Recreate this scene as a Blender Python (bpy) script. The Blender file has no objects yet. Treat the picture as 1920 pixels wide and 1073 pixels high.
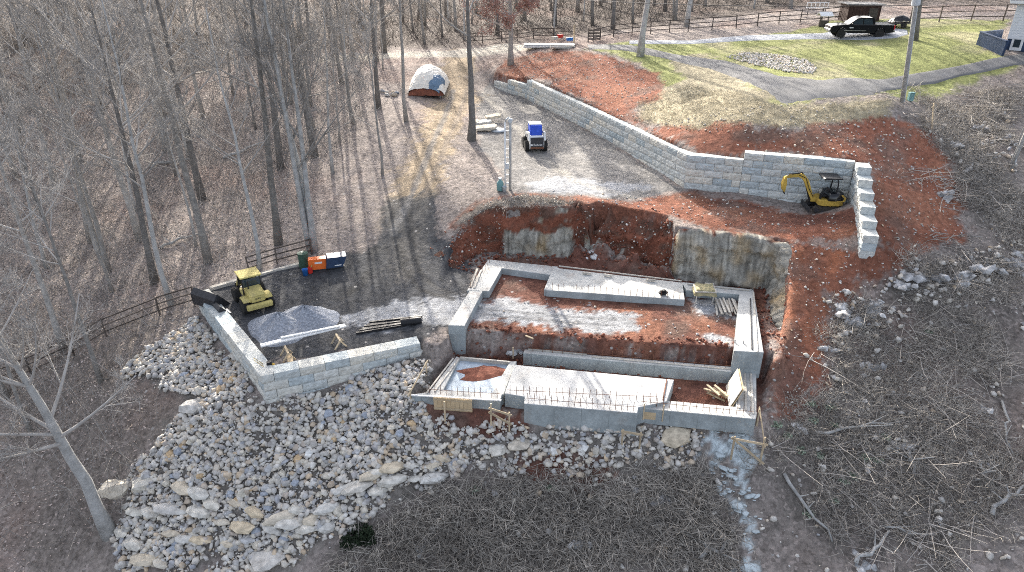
import bpy, bmesh, math, random
import numpy as np
from mathutils import Vector, Matrix, Euler
R = math.radians
random.seed(7); rng = np.random.default_rng(7)
S = bpy.context.scene
C = S.collection

# ------------------------------------------------------------------ camera, sky, sun, exposure
CAM_H, PITCH, FPX = 15.0, R(27), 1300.0
cam = bpy.data.cameras.new('camera'); camo = bpy.data.objects.new('camera', cam); C.objects.link(camo)
cam.sensor_width = 36; cam.lens = 36 * FPX / 1920; cam.clip_start = .5; cam.clip_end = 2000
camo.location = (0, 0, CAM_H); camo.rotation_euler = (R(90) - PITCH, 0, 0)
S.camera = camo
SUN_ELEV = R(24); SHADOW = Vector((.24, -.97, 0)).normalized()      # the way shadows fall
W = bpy.data.worlds.new('World'); S.world = W; W.use_nodes = True
wn = W.node_tree.nodes; sky = wn.new('ShaderNodeTexSky'); sky.sky_type = 'NISHITA'; sky.sun_disc = False
sky.sun_elevation = SUN_ELEV; sky.sun_rotation = math.atan2(-SHADOW.x, -SHADOW.y)
sky.air_density = .7; sky.dust_density = 4.0; sky.ozone_density = .35
hs = wn.new('ShaderNodeHueSaturation'); hs.inputs['Saturation'].default_value = .52
W.node_tree.links.new(sky.outputs[0], hs.inputs['Color']); W.node_tree.links.new(hs.outputs[0], wn['Background'].inputs[0]); wn['Background'].inputs[1].default_value = .15
sl = bpy.data.lights.new('sun', 'SUN'); sl.energy = 3.4; sl.angle = R(.5); sl.color = (1, .93, .82)
so = bpy.data.objects.new('sun', sl); C.objects.link(so)
d = Vector((SHADOW.x * math.cos(SUN_ELEV), SHADOW.y * math.cos(SUN_ELEV), -math.sin(SUN_ELEV)))
so.rotation_euler = d.to_track_quat('-Z', 'Y').to_euler(); so.location = (-20, 80, 60)
S.view_settings.view_transform = 'Standard'; S.view_settings.look = 'None'
S.view_settings.exposure = 1.72; S.view_settings.gamma = 1

# ------------------------------------------------------------------ geometry helpers
CT, SN = math.cos(PITCH), math.sin(PITCH)
def ray(x, y):
    u = (x - 960) / FPX; v = (y - 536.5) / FPX
    return u, CT - v * SN, -SN - v * CT
def P(x, y, z):                                       # survey point: the place of a photo point at a known height
    dx, dy, dz = ray(x, y); t = (z - CAM_H) / dz
    return Vector((dx * t, dy * t, z))
def tpsfit(pts):
    p = np.array(pts, float); n = len(p)
    d = np.hypot(p[:, None, 0] - p[None, :, 0], p[:, None, 1] - p[None, :, 1])
    K = np.where(d > 0, d * d * np.log(np.maximum(d, 1e-9)), 0) + np.eye(n) * 2.0
    A = np.zeros((n + 3, n + 3)); A[:n, :n] = K; A[:n, n] = 1; A[:n, n + 1:] = p[:, :2]
    A[n, :n] = 1; A[n + 1:, :n] = p[:, :2].T
    return p, np.linalg.solve(A, np.concatenate([p[:, 2], [0, 0, 0]]))
def tpseval(m, x, y):
    p, w = m; r = w[-3] + w[-2] * x + w[-1] * y
    for i in range(len(p)):
        d2 = (x - p[i, 0]) ** 2 + (y - p[i, 1]) ** 2
        r = r + w[i] * .5 * d2 * np.log(np.maximum(d2, 1e-12))
    return r
def vnoise(x, y, seed=0):
    xi = np.floor(x).astype(np.int64); yi = np.floor(y).astype(np.int64); fx = x - xi; fy = y - yi
    fx = fx * fx * (3 - 2 * fx); fy = fy * fy * (3 - 2 * fy)
    def hs(a, b):
        h = (a * 374761393 + b * 668265263 + seed * 1442695041) & 0xffffffff
        h = ((h ^ (h >> 13)) * 1274126177) & 0xffffffff
        return ((h ^ (h >> 16)) & 0xffff) / 65535.
    return (hs(xi, yi) * (1 - fx) + hs(xi + 1, yi) * fx) * (1 - fy) + (hs(xi, yi + 1) * (1 - fx) + hs(xi + 1, yi + 1) * fx) * fy
def fbm(x, y, s, o=4, seed=0):
    r = 0; a = .5; x = np.asarray(x, float) / s; y = np.asarray(y, float) / s
    for i in range(o):
        r = r + a * (vnoise(x, y, seed + i) - .5) * 2; a *= .5; x = x * 2.03 + 17.1; y = y * 2.03 + 5.7
    return r
def sdist(poly, x, y):                                # signed distance to a polygon, positive inside
    best = np.full(x.shape, 1e9); ins = np.zeros(x.shape, bool); n = len(poly)
    for i in range(n):
        ax, ay = poly[i][0], poly[i][1]; bx, by = poly[(i + 1) % n][0], poly[(i + 1) % n][1]
        ex, ey = bx - ax, by - ay; L = ex * ex + ey * ey + 1e-12
        t = np.clip(((x - ax) * ex + (y - ay) * ey) / L, 0, 1)
        best = np.minimum(best, (x - ax - t * ex) ** 2 + (y - ay - t * ey) ** 2)
        c = (ay > y) != (by > y)
        ins ^= c & (x < ex * (y - ay) / (ey if abs(ey) > 1e-12 else 1e-12) + ax)
    return np.where(ins, 1, -1) * np.sqrt(best)
def pldist(pl, x, y):
    best = np.full(np.shape(x), 1e9)
    for (ax, ay), (bx, by) in zip(pl[:-1], pl[1:]):
        ex, ey = bx - ax, by - ay
        t = np.clip(((x - ax) * ex + (y - ay) * ey) / (ex * ex + ey * ey), 0, 1)
        best = np.minimum(best, np.hypot(x - ax - t * ex, y - ay - t * ey))
    return best
def sstep(v): v = np.clip(v, 0, 1); return v * v * (3 - 2 * v)

# ------------------------------------------------------------------ survey of the ground
far = [(-150, 200, 8), (0, 260, 10), (150, 250, 14), (-220, 100, 3), (-120, 60, -4), (-80, 20, -12), (150, 100, 9), (100, 40, 2),
       (80, 10, -8), (0, -10, -18), (-60, -10, -20), (60, -10, -16), (300, 400, 22), (-300, 400, 18), (-300, -50, -20), (300, -50, -10)]
shared = [(620, 108, 2.5), (880, 90, 3.0), (960, 85, 3.5), (800, 40, 3.6), (1100, 60, 4.6), (1500, 25, 7.2), (1650, 240, 3.7), (1700, 300, 2.2),
          (1800, 300, 2.2), (1900, 310, 1.7), (1750, 230, 3.4), (1850, 180, 4.2), (1880, 420, -.3), (1800, 500, -1.5), (1690, 460, -.3),
          (1600, 560, -2.3), (1700, 650, -3.8), (1900, 700, -4.5), (1650, 400, .7), (1640, 470, -.6), (1640, 340, 1.9), (1560, 520, -1.5)]
mainc = [(450, 200, .2), (250, 150, 1), (100, 100, 2.5), (400, 300, -2), (150, 300, -2.3), (0, 400, -4), (300, 450, -3.6), (450, 480, -3.3),
         (560, 490, -3.2), (600, 380, -1.8), (620, 250, 0), (700, 200, 1.2), (150, 550, -5), (320, 575, -4.5), (0, 700, -7), (230, 740, -6.2),
         (100, 850, -8), (205, 1000, -9.5), (0, 1073, -10.5), (840, 130, 2.2), (800, 250, .6), (780, 350, -.8), (720, 470, -2.7),
         (650, 540, -3.2), (700, 560, -3.2), (800, 545, -3.2), (860, 470, -2.2), (900, 190, .6), (930, 160, .9), (1000, 200, .35),
         (1003, 285, 0), (1100, 330, 0), (1280, 360, 0), (900, 300, .15), (960, 360, -.1), (1100, 360, -.1), (1400, 400, -.15),
         (1595, 395, -.3), (1480, 430, -.25), (1500, 460, -.6), (850, 400, -1.2), (890, 452, -1.9), (905, 428, -1.1), (925, 455, -1.3), (848, 445, -2.0), (1000, 420, -.5), (1090, 410, -.35),
         (1250, 445, -.4), (1440, 452, -.6), (1500, 520, -1.6), (1490, 600, -2.7), (1500, 680, -3.7), (1470, 740, -4.5),
         (1600, 800, -5.4), (1800, 900, -6.5), (1900, 1060, -8), (1500, 900, -6.5), (1500, 1060, -8), (1200, 1060, -8.3), (900, 1060, -8.8),
         (1410, 818, -4.95), (1195, 797, -4.75), (990, 790, -4.8), (850, 785, -4.8), (772, 748, -4.2), (830, 690, -4.0), (490, 757, -4.7),
         (372, 592, -4.4), (790, 662, -3.9), (650, 790, -5.6), (500, 850, -6.4), (400, 950, -8), (600, 960, -7.6), (800, 880, -6.8),
         (1000, 900, -6.8), (1300, 850, -5.8), (450, 1060, -9.3), (700, 1060, -9), (430, 660, -4.6), (640, 712, -4.4)]
upc = [(935, 145, 1.9), (990, 152, 2.2), (1100, 205, 2.2), (1200, 250, 2.2), (1290, 287, 2.2), (1400, 286, 2.5), (1500, 290, 2.7), (1605, 303, 2.7),
       (1250, 200, 3.3), (1240, 130, 4.2), (1100, 110, 4.0), (1470, 192, 4.6), (1690, 192, 4.9), (1330, 90, 5.3), (1605, 70, 6.5), (1900, 115, 6.0),
       (1850, 50, 7.2), (1620, 452, 0), (1150, 160, 3.3), (1400, 240, 3.7), (1560, 245, 3.8)]
def cps(l): return [tuple(P(*c)) for c in l]
T_main = tpsfit(far + cps(shared) + cps(mainc)); T_up = tpsfit(far + cps(shared) + cps(upc))
T_pad = tpsfit([tuple(P(*c)) for c in [(380, 552, -3.45), (485, 700, -3.5), (780, 640, -3.4), (560, 500, -3.3), (640, 560, -3.3), (800, 560, -3.25), (700, 480, -3.0), (860, 600, -3.3)]])
# upper wall path (front line at the top course), lower wall path
WF = P(926, 143, 1.84); WS = P(988, 150, 2.3); WM = P(1100, 201, 2.3); WC = P(1289, 291, 2.3); WR = P(1604, 304, 2.76); WE = P(1617, 456, 0)
UW = [(p.x, p.y) for p in (WF, WS, WM, WC, WR, WE)]
LA = P(366, 548, -3.2); LB = P(488, 706, -3.2); LC = P(792, 643, -3.2)
LW = [(p.x, p.y) for p in (LA, LB, LC)]
def offs(pl, d):
    out = []
    for i, p in enumerate(pl):
        a = Vector(pl[max(i - 1, 0)]); b_ = Vector(pl[min(i + 1, len(pl) - 1)]); e = (b_ - a).normalized(); out.append((p[0] - e.y * d, p[1] + e.x * d))
    return out
UWo, LWo = offs(UW, .42), offs(LW, .45)
A_poly = UWo + [(24, 31), (70, 18), (400, 18), (400, 470), (-6, 470), (-5, 80)]
pad_poly = LWo + [tuple(P(850, 600, -3.3))[:2], tuple(P(905, 545, -3.3))[:2], tuple(P(860, 500, -3.1))[:2], tuple(P(690, 478, -3))[:2], tuple(P(560, 498, -3.3))[:2]]
def pp(l): return [tuple(P(*c))[:2] for c in l]
pitU = pp([(850, 615, -3.2), (884, 545, -3.2), (905, 490, -3.1), (930, 479, -3.1), (1100, 484, -3.1), (1250, 520, -3.1), (1438, 536, -3.1), (1446, 664, -3.2)])
pitL = pp([(846, 640, -3.9), (1446, 664, -3.3), (1428, 792, -4.6), (985, 770, -4.6), (776, 742, -4.3), (848, 668, -4.3)])
bankline = [pp([(840, 612, -3.2), (960, 618, -3.2), (1150, 634, -3.2), (1290, 640, -3.2), (1400, 650, -3.2)])][0]
RS = [(935, 1085, .8), (1085, 1125, .5), (1240, 1452, 1.)]
def rockf(x):
    r = np.zeros(np.shape(x))
    for a, b_, k in RS: r = np.maximum(r, k * sstep((x - P(a, 500, -3.2).x) / .5) * sstep((P(b_, 500, -3.2).x - x) / .5))
    return r
def setback(x): return .5 + 1.3 * (1 - rockf(x)) * sstep((P(1440, 500, -3.2).x - x) / .5)
def height(x, y):
    h = tpseval(T_main, x, y)
    n = fbm(x, y, 3.0, 4, 3) * .16 + fbm(x, y, .8, 3, 9) * .05
    for poly, T, wl in ((A_poly, T_up, UWo), (pad_poly, T_pad, LWo)):
        sd = sdist(poly, x, y); b = np.clip(pldist(wl, x, y) * .6 - .3, .02, 3.0)
        w = sstep(sd / b * .5 + .5); h = h * (1 - w) + tpseval(T, x, y) * w
        if poly is pad_poly: n = n * (1 - w * .8)
    sdU = sdist(pitU, x, y); wU = sstep((sdU + setback(x) + .35) / .35)
    h = h * (1 - wU) + (-3.22) * wU
    tal = np.clip(1.15 - np.abs(sdU + .15) , 0, 1.15) * .85 * (1 - rockf(x)) * np.clip(.75 + 1.6 * fbm(x, y, .8, 4, 33), 0, 1.6) * (y > 31.5) * (sdU > -.8) * (x > 0) * (x < 10)
    h = h + tal * wU
    sdL = sdist(pitL, x, y); wL = sstep(sdL / .3 + .5)
    bl = np.interp(x, [p[0] for p in bankline], [p[1] for p in bankline]) + fbm(x, y, 1.2, 3, 21) * .35
    zl = -4.6 + 1.38 * sstep((y - bl + .7) / .9)
    h = h * (1 - wL) + zl * wL
    n = n * (1 - .6 * np.maximum(wU, wL))
    lawn = sstep((y - 52) / 8) * sstep((x - 2) / 6)
    return h + n * (1 - .85 * lawn)
def axis(lo, hi, core, base):
    a = [0.]
    while a[-1] < hi: a.append(a[-1] + base * max(1, abs(a[-1]) / core) ** 1.5)
    b = [0.]
    while b[-1] > lo: b.append(b[-1] - base * max(1, abs(b[-1]) / core) ** 1.5)
    return np.array(b[:0:-1] + a)
XS = axis(-420, 420, 23, .17)
YS = axis(-30, 480, 40, .17); YS = YS[YS > 8]; YS = np.concatenate([[-30, -15, 0, 5], YS])
GX, GY = np.meshgrid(XS, YS)
GZ = height(GX, GY)
def H(x, y):
    x = np.asarray(x, float); y = np.asarray(y, float)
    i = np.clip(np.searchsorted(XS, x) - 1, 0, len(XS) - 2); j = np.clip(np.searchsorted(YS, y) - 1, 0, len(YS) - 2)
    fx = (x - XS[i]) / (XS[i + 1] - XS[i]); fy = (y - YS[j]) / (YS[j + 1] - YS[j])
    return (GZ[j, i] * (1 - fx) + GZ[j, i + 1] * fx) * (1 - fy) + (GZ[j + 1, i] * (1 - fx) + GZ[j + 1, i + 1] * fx) * fy
TT = 12 * 1.0016 ** np.arange(1900)
def G(x, y, dz=0.):                                    # the place on the ground seen at a photo point
    dx, dy, dz_ = ray(x, y)
    z = CAM_H + dz_ * TT; hit = np.nonzero(z < H(dx * TT, dy * TT))[0]
    t = TT[hit[0]] if len(hit) else 230.
    X, Y = dx * t, dy * t
    return Vector((X, Y, float(H(X, Y)) + dz))
def gp(l): return [tuple(G(*c))[:2] for c in l]

# ------------------------------------------------------------------ materials
MATS = {}
def nodes(name):
    m = bpy.data.materials.new(name); m.use_nodes = True; t = m.node_tree
    return m, t, t.nodes['Principled BSDF'], (lambda a, b: t.links.new(a, b))
def mat(name, col, rough=.8, var=.25, scale=3., bump=.0, metal=0., rnd=0., tint=None, spec=.3, bscale=None, emit=None):
    if name in MATS: return MATS[name]
    m, t, b, L = nodes(name); N = t.nodes
    b.inputs['Roughness'].default_value = rough; b.inputs['Metallic'].default_value = metal; b.inputs['Specular IOR Level'].default_value = spec
    tc = N.new('ShaderNodeTexCoord'); no = N.new('ShaderNodeTexNoise'); no.inputs['Scale'].default_value = scale
    no.inputs['Detail'].default_value = 6; no.inputs['Roughness'].default_value = .65; L(tc.outputs['Object'], no.inputs['Vector'])
    cr = N.new('ShaderNodeValToRGB'); e = cr.color_ramp.elements; e[0].position = .3; e[1].position = .7
    c2 = tint or col
    e[0].color = [max(0, c * (1 - var)) for c in col] + [1]; e[1].color = [min(1, c * (1 + var)) for c in c2] + [1]
    L(no.outputs[0], cr.inputs[0]); out = cr.outputs[0]
    if rnd:
        oi = N.new('ShaderNodeObjectInfo'); mr = N.new('ShaderNodeMapRange'); mr.inputs[3].default_value = 1 - rnd; mr.inputs[4].default_value = 1 + rnd
        L(oi.outputs['Random'], mr.inputs[0]); mx = N.new('ShaderNodeMix'); mx.data_type = 'RGBA'; mx.blend_type = 'MULTIPLY'; mx.inputs[0].default_value = 1
        L(out, mx.inputs[6]); L(mr.outputs[0], mx.inputs[7]); out = mx.outputs[2]
    L(out, b.inputs['Base Color'])
    if bump:
        n2 = N.new('ShaderNodeTexNoise'); n2.inputs['Scale'].default_value = bscale or scale * 5; n2.inputs['Detail'].default_value = 5; L(tc.outputs['Object'], n2.inputs['Vector'])
        bp = N.new('ShaderNodeBump'); bp.inputs['Strength'].default_value = bump; bp.inputs['Distance'].default_value = .05
        L(n2.outputs[0], bp.inputs['Height']); L(bp.outputs[0], b.inputs['Normal'])
    MATS[name] = m; return m
def rampmat(name, cols, rough=.9, scale=4., bump=.6, bscale=12., attr=False, noise=.35, spec=.2):
    """colour picked per object (Object Info random) or per piece (attribute), with mottling"""
    m, t, b, L = nodes(name); N = t.nodes; b.inputs['Roughness'].default_value = rough; b.inputs['Specular IOR Level'].default_value = spec
    cr = N.new('ShaderNodeValToRGB'); cr.color_ramp.interpolation = 'LINEAR'; el = cr.color_ramp.elements
    while len(el) < len(cols): el.new(.5)
    for i, c in enumerate(cols): el[i].position = i / (len(cols) - 1); el[i].color = list(c) + [1]
    if attr: s = N.new('ShaderNodeAttribute'); s.attribute_name = 'rnd'; L(s.outputs['Fac'], cr.inputs[0])
    else: s = N.new('ShaderNodeObjectInfo'); L(s.outputs['Random'], cr.inputs[0])
    tc = N.new('ShaderNodeTexCoord'); geo = N.new('ShaderNodeNewGeometry')
    no = N.new('ShaderNodeTexNoise'); no.inputs['Scale'].default_value = scale; no.inputs['Detail'].default_value = 6; L(geo.outputs['Position'], no.inputs['Vector'])
    mr = N.new('ShaderNodeMapRange'); mr.inputs[1].default_value = .3; mr.inputs[2].default_value = .7; mr.inputs[3].default_value = 1 - noise; mr.inputs[4].default_value = 1 + noise * .6
    L(no.outputs[0], mr.inputs[0]); mx = N.new('ShaderNodeMix'); mx.data_type = 'RGBA'; mx.blend_type = 'MULTIPLY'; mx.inputs[0].default_value = 1
    L(cr.outputs[0], mx.inputs[6]); L(mr.outputs[0], mx.inputs[7]); L(mx.outputs[2], b.inputs['Base Color'])
    if bump:
        n2 = N.new('ShaderNodeTexNoise'); n2.inputs['Scale'].default_value = bscale; n2.inputs['Detail'].default_value = 6; L(geo.outputs['Position'], n2.inputs['Vector'])
        bp = N.new('ShaderNodeBump'); bp.inputs['Strength'].default_value = bump; bp.inputs['Distance'].default_value = .06
        L(n2.outputs[0], bp.inputs['Height']); L(bp.outputs[0], b.inputs['Normal'])
    MATS[name] = m; return m
M = MATS
rampmat('block', [(.50, .54, .54), (.60, .60, .56), (.66, .63, .55), (.46, .52, .54), (.62, .62, .58), (.40, .46, .48), (.66, .65, .60)], bump=.9, bscale=9, scale=5, noise=.22)
rampmat('rock', [(.36, .36, .37), (.54, .51, .46), (.42, .42, .42), (.60, .55, .47), (.28, .31, .36), (.52, .41, .28), (.64, .62, .57)], bump=.8, bscale=7)
rampmat('rubble', [(.44, .43, .42), (.66, .61, .53), (.53, .51, .49), (.69, .63, .53), (.40, .41, .44), (.60, .47, .33), (.73, .70, .65), (.50, .47, .43)], attr=True, bump=.5, bscale=15)
rampmat('limestone', [(.38, .38, .39), (.55, .545, .54), (.46, .46, .46)], bump=1., bscale=6, scale=2.5, noise=.8)
rampmat('brushtwig', [(.18, .16, .14), (.36, .325, .285), (.52, .475, .42), (.66, .61, .54), (.25, .22, .19)], attr=True, bump=0, scale=.5, noise=.3)
rampmat('darktwig', [(.07, .06, .052), (.13, .115, .10), (.20, .18, .16)], attr=True, bump=0, scale=.5, noise=.3)
rampmat('undertwig', [(.20, .18, .165), (.32, .30, .28), (.46, .43, .40)], attr=True, bump=0, scale=.5, noise=.3)
rampmat('slabstone', [(.66, .62, .54), (.60, .59, .56), (.66, .55, .39), (.56, .56, .56)], bump=.8, bscale=8, noise=.35)
mat('concrete_face', (.40, .44, .43), .85, .22, 1.6, .3)
def stained(name, col, mud=(.30, .19, .13), amt=.5):
    m, t, b, L = nodes(name); N = t.nodes; MATS[name] = m; b.inputs['Roughness'].default_value = .85; b.inputs['Specular IOR Level'].default_value = .25
    geo = N.new('ShaderNodeNewGeometry')
    def nz(sc, det, a, b_, c, d_):
        n = N.new('ShaderNodeTexNoise'); n.inputs['Scale'].default_value = sc; n.inputs['Detail'].default_value = det; n.inputs['Roughness'].default_value = .7; L(geo.outputs['Position'], n.inputs['Vector'])
        r = N.new('ShaderNodeMapRange'); r.inputs[1].default_value = a; r.inputs[2].default_value = b_; r.inputs[3].default_value = c; r.inputs[4].default_value = d_; L(n.outputs[0], r.inputs[0]); return r.outputs[0]
    def mx(f, a, b_, mode='MIX'):
        x = N.new('ShaderNodeMix'); x.data_type = 'RGBA'; x.blend_type = mode
        for s_, i in ((f, 0), (a, 6), (b_, 7)):
            if hasattr(s_, 'links'): L(s_, x.inputs[i])
            else: x.inputs[i].default_value = s_ if i == 0 else (*s_, 1)
        return x.outputs[2]
    c = mx(1., col, nz(1.1, 6, .3, .7, .72, 1.22), 'MULTIPLY'); c = mx(1., c, nz(9, 4, .3, .7, .85, 1.12), 'MULTIPLY'); c = mx(nz(.9, 7, .54, .72, 0, amt), c, mud); c = mx(nz(2.6, 5, .60, .70, 0, .45), c, tuple(q * .45 for q in col))
    L(c, b.inputs['Base Color'])
stained('side_face', (.34, .375, .38), (.24, .19, .15), .5); stained('concrete', (.48, .48, .46)); stained('slab_conc', (.44, .445, .445), (.42, .40, .37), .6); stained('wet_slab', (.40, .46, .52), (.25, .2, .17), .6)
mat('seam', (.26, .285, .285), .9, .3, 6)
mat('rust', (.16, .07, .04), .8, .3, 8)
mat('lumber', (.50, .40, .27), .8, .2, 4, .2, rnd=.25)
mat('grey_lumber', (.46, .43, .38), .85, .25, 4, .2, rnd=.2)
mat('dark_lumber', (.07, .06, .05), .85, .3, 4, .2)
mat('fence_wood', (.10, .082, .07), .9, .35, 5, .3, rnd=.3)
mat('bark', (.29, .275, .255), .95, .35, 3., .9, rnd=.35, bscale=10)
mat('pale_bark', (.40, .395, .38), .95, .3, 2.5, .8, rnd=.15, bscale=9)
mat('dark_bark', (.17, .16, .15), .95, .35, 3, .9, bscale=10)
mat('twig', (.36, .34, .318), .95, .3, .6, rnd=.3)
mat('brush', (.15, .13, .112), .95, .5, .35, tint=(.24, .21, .18))
mat('undergrowth', (.34, .315, .29), .95, .4, .3)
stained('yellow', (.50, .34, .07), (.22, .13, .08), .55)
stained('pale_yellow', (.52, .44, .17), (.24, .19, .13), .55)
mat('black', (.018, .018, .02), .5, .4, 4)
mat('glossblack', (.008, .009, .011), .12, .3, 3, spec=.6)
mat('rubber', (.025, .024, .023), .9, .4, 6, .4)
mat('track', (.05, .043, .037), .9, .4, 6, .4)
mat('steel', (.36, .36, .37), .4, .2, 4, metal=.7)
mat('darksteel', (.045, .045, .05), .5, .3, 4, metal=.3)
mat('glass', (.03, .045, .055), .06, .2, 2, spec=.8)
mat('white', (.75, .75, .74), .5, .08, 3)
mat('blue', (.03, .09, .55), .5, .15, 3)
mat('navy', (.028, .05, .10), .5, .25, 3)
mat('orange', (.75, .16, .03), .5, .1, 3)
mat('red', (.55, .03, .02), .5, .1, 3)
mat('green', (.05, .10, .07), .5, .3, 3)
mat('brightblue', (.03, .15, .45), .5, .1, 3)
mat('teal', (.16, .30, .30), .6, .2, 3)
mat('galv', (.55, .58, .60), .5, .15, 4, metal=.2)
mat('brown', (.045, .025, .02), .85, .3, 4, .2)
mat('siding', (.72, .73, .74), .6, .05, 2)
mat('shingle', (.20, .20, .20), .9, .3, 4, .3)
mat('asphalt', (.15, .15, .152), .9, .22, .9, .5, bscale=60)
mat('drive_gravel', (.36, .375, .40), .95, .3, 2.5, .8, bscale=30)
mat('gravel_pile', (.29, .31, .35), .95, .45, 9, 1.0, bscale=28)
mat('tarp', (.78, .74, .66), .6, .12, 2, .2)
mat('blue_tarp', (.14, .22, .32), .5, .2, 2, .2)
mat('clay', (.20, .075, .048), .95, .3, 2, .5)
mat('canvas', (.33, .29, .17), .9, .3, 4, .4)
mat('evergreen', (.018, .03, .014), .9, .4, 3)
mat('russet', (.40, .23, .19), .8, .35, 2, rnd=.1)
mat('leaf', (.40, .31, .26), .9, .45, 1.1, tint=(.5, .42, .38))
mat('strawgrass', (.42, .37, .27), .95, .35, .8)
mat('lamp_red', (.6, .02, .03), .3, .1, 3)
mat('chrome', (.6, .6, .62), .2, .1, 3, metal=.9)
mat('plywood', (.55, .42, .26), .8, .18, 3, .1)

# ------------------------------------------------------------------ mesh builder
class MB:
    def __init__(s): s.v = []; s.f = []
    def add(s, v, f):
        o = len(s.v); s.v += [tuple(p) for p in v]; s.f += [tuple(i + o for i in q) for q in f]; return s
    def box(s, c, d, rz=0, ry=0, rx=0):
        m = Euler((rx, ry, rz)).to_matrix(); c = Vector(c)
        v = [c + m @ Vector((x * d[0] / 2, y * d[1] / 2, z * d[2] / 2)) for z in (-1, 1) for x, y in ((-1, -1), (1, -1), (1, 1), (-1, 1))]
        return s.add(v, [(3, 2, 1, 0), (4, 5, 6, 7), (0, 1, 5, 4), (1, 2, 6, 5), (2, 3, 7, 6), (3, 0, 4, 7)])
    def beam(s, a, b, w, h=None):
        a = Vector(a); b = Vector(b); h = h or w; d = (b - a); q = d.to_track_quat('X', 'Z').to_matrix(); c = (a + b) / 2; L = d.length
        v = [c + q @ Vector((x * L / 2, y * w / 2, z * h / 2)) for z in (-1, 1) for x, y in ((-1, -1), (1, -1), (1, 1), (-1, 1))]
        return s.add(v, [(3, 2, 1, 0), (4, 5, 6, 7), (0, 1, 5, 4), (1, 2, 6, 5), (2, 3, 7, 6), (3, 0, 4, 7)])
    def tube(s, pts, rad, n=6, cap=True):
        pts = [Vector(p) for p in pts]; o = len(s.v); k = len(pts); up = Vector((.013, .021, 1))
        for i, p in enumerate(pts):
            t = (pts[min(i + 1, k - 1)] - pts[max(i - 1, 0)]); t = t.normalized() if t.length > 1e-9 else Vector((0, 0, 1))
            a = t.cross(up if abs(t.z) < .9 else Vector((1, .02, .01))).normalized(); b = t.cross(a)
            r = rad[i] if hasattr(rad, '__len__') else rad
            for j in range(n):
                g = 2 * math.pi * j / n; s.v.append(tuple(p + (a * math.cos(g) + b * math.sin(g)) * r))
        for i in range(k - 1):
            for j in range(n):
                s.f.append((o + i * n + j, o + i * n + (j + 1) % n, o + (i + 1) * n + (j + 1) % n, o + (i + 1) * n + j))
        if cap: s.f.append(tuple(o + j for j in range(n))[::-1]); s.f.append(tuple(o + (k - 1) * n + j for j in range(n)))
        return s
    def cyl(s, a, b, r, n=14): return s.tube([a, b], r, n)
    def lathe(s, prof, n=16, c=(0, 0, 0)):
        o = len(s.v); c = Vector(c)
        for r, z in prof:
            for j in range(n): g = 2 * math.pi * j / n; s.v.append((c.x + r * math.cos(g), c.y + r * math.sin(g), c.z + z))
        for i in range(len(prof) - 1):
            for j in range(n): s.f.append((o + i * n + j, o + i * n + (j + 1) % n, o + (i + 1) * n + (j + 1) % n, o + (i + 1) * n + j))
        s.f.append(tuple(o + j for j in range(n))[::-1]); s.f.append(tuple(o + (len(prof) - 1) * n + j for j in range(n)))
        return s
    def prism(s, pts, z0, z1):                        # plan polygon, pts (x,y)
        n = len(pts); a = sum(pts[i][0] * pts[(i + 1) % n][1] - pts[(i + 1) % n][0] * pts[i][1] for i in range(n))
        if a < 0: pts = pts[::-1]
        v = [(p[0], p[1], z0) for p in pts] + [(p[0], p[1], z1) for p in pts]
        return s.add(v, [tuple(range(n))[::-1], tuple(range(n, 2 * n))] + [(i, (i + 1) % n, n + (i + 1) % n, n + i) for i in range(n)])
    def side(s, prof, y0, y1):                        # side profile (x,z) extruded across y
        n = len(prof); a = sum(prof[i][0] * prof[(i + 1) % n][1] - prof[(i + 1) % n][0] * prof[i][1] for i in range(n))
        if a > 0: prof = prof[::-1]
        v = [(p[0], y0, p[1]) for p in prof] + [(p[0], y1, p[1]) for p in prof]
        return s.add(v, [tuple(range(n))[::-1], tuple(range(n, 2 * n))] + [(i, (i + 1) % n, n + (i + 1) % n, n + i) for i in range(n)])
    def mesh(s, name, m, bevel=0, smooth=False, seg=1):
        me = bpy.data.meshes.new(name); me.from_pydata(s.v, [], s.f)
        if bevel:
            bm = bmesh.new(); bm.from_mesh(me)
            bmesh.ops.bevel(bm, geom=[e for e in bm.edges if e.is_manifold and e.calc_face_angle(0) > .5], offset=bevel, segments=seg, affect='EDGES', clamp_overlap=True)
            bm.to_mesh(me); bm.free()
        me.materials.append(M[m])
        if smooth: me.shade_smooth()
        return me
    def build(s, name, m, parent=None, bevel=0, smooth=False, seg=1): return put(name, s.mesh(name, m, bevel, smooth, seg), parent)
def put(name, me, parent=None, loc=None, rot=None):
    o = bpy.data.objects.new(name, me); C.objects.link(o)
    if parent: o.parent = parent
    if loc is not None: o.location = loc
    if rot is not None: o.rotation_euler = rot
    return o
def tag(o, label=None, cat=None, group=None, kind=None):
    for k, v in (('label', label), ('category', cat), ('group', group), ('kind', kind)):
        if v: o[k] = v
    return o
def thing(name, label, cat, loc=(0, 0, 0), rz=0, group=None):
    o = bpy.data.objects.new(name, None); C.objects.link(o); o.location = loc; o.rotation_euler = (0, 0, rz); o.empty_display_size = .2
    return tag(o, label, cat, group)
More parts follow.
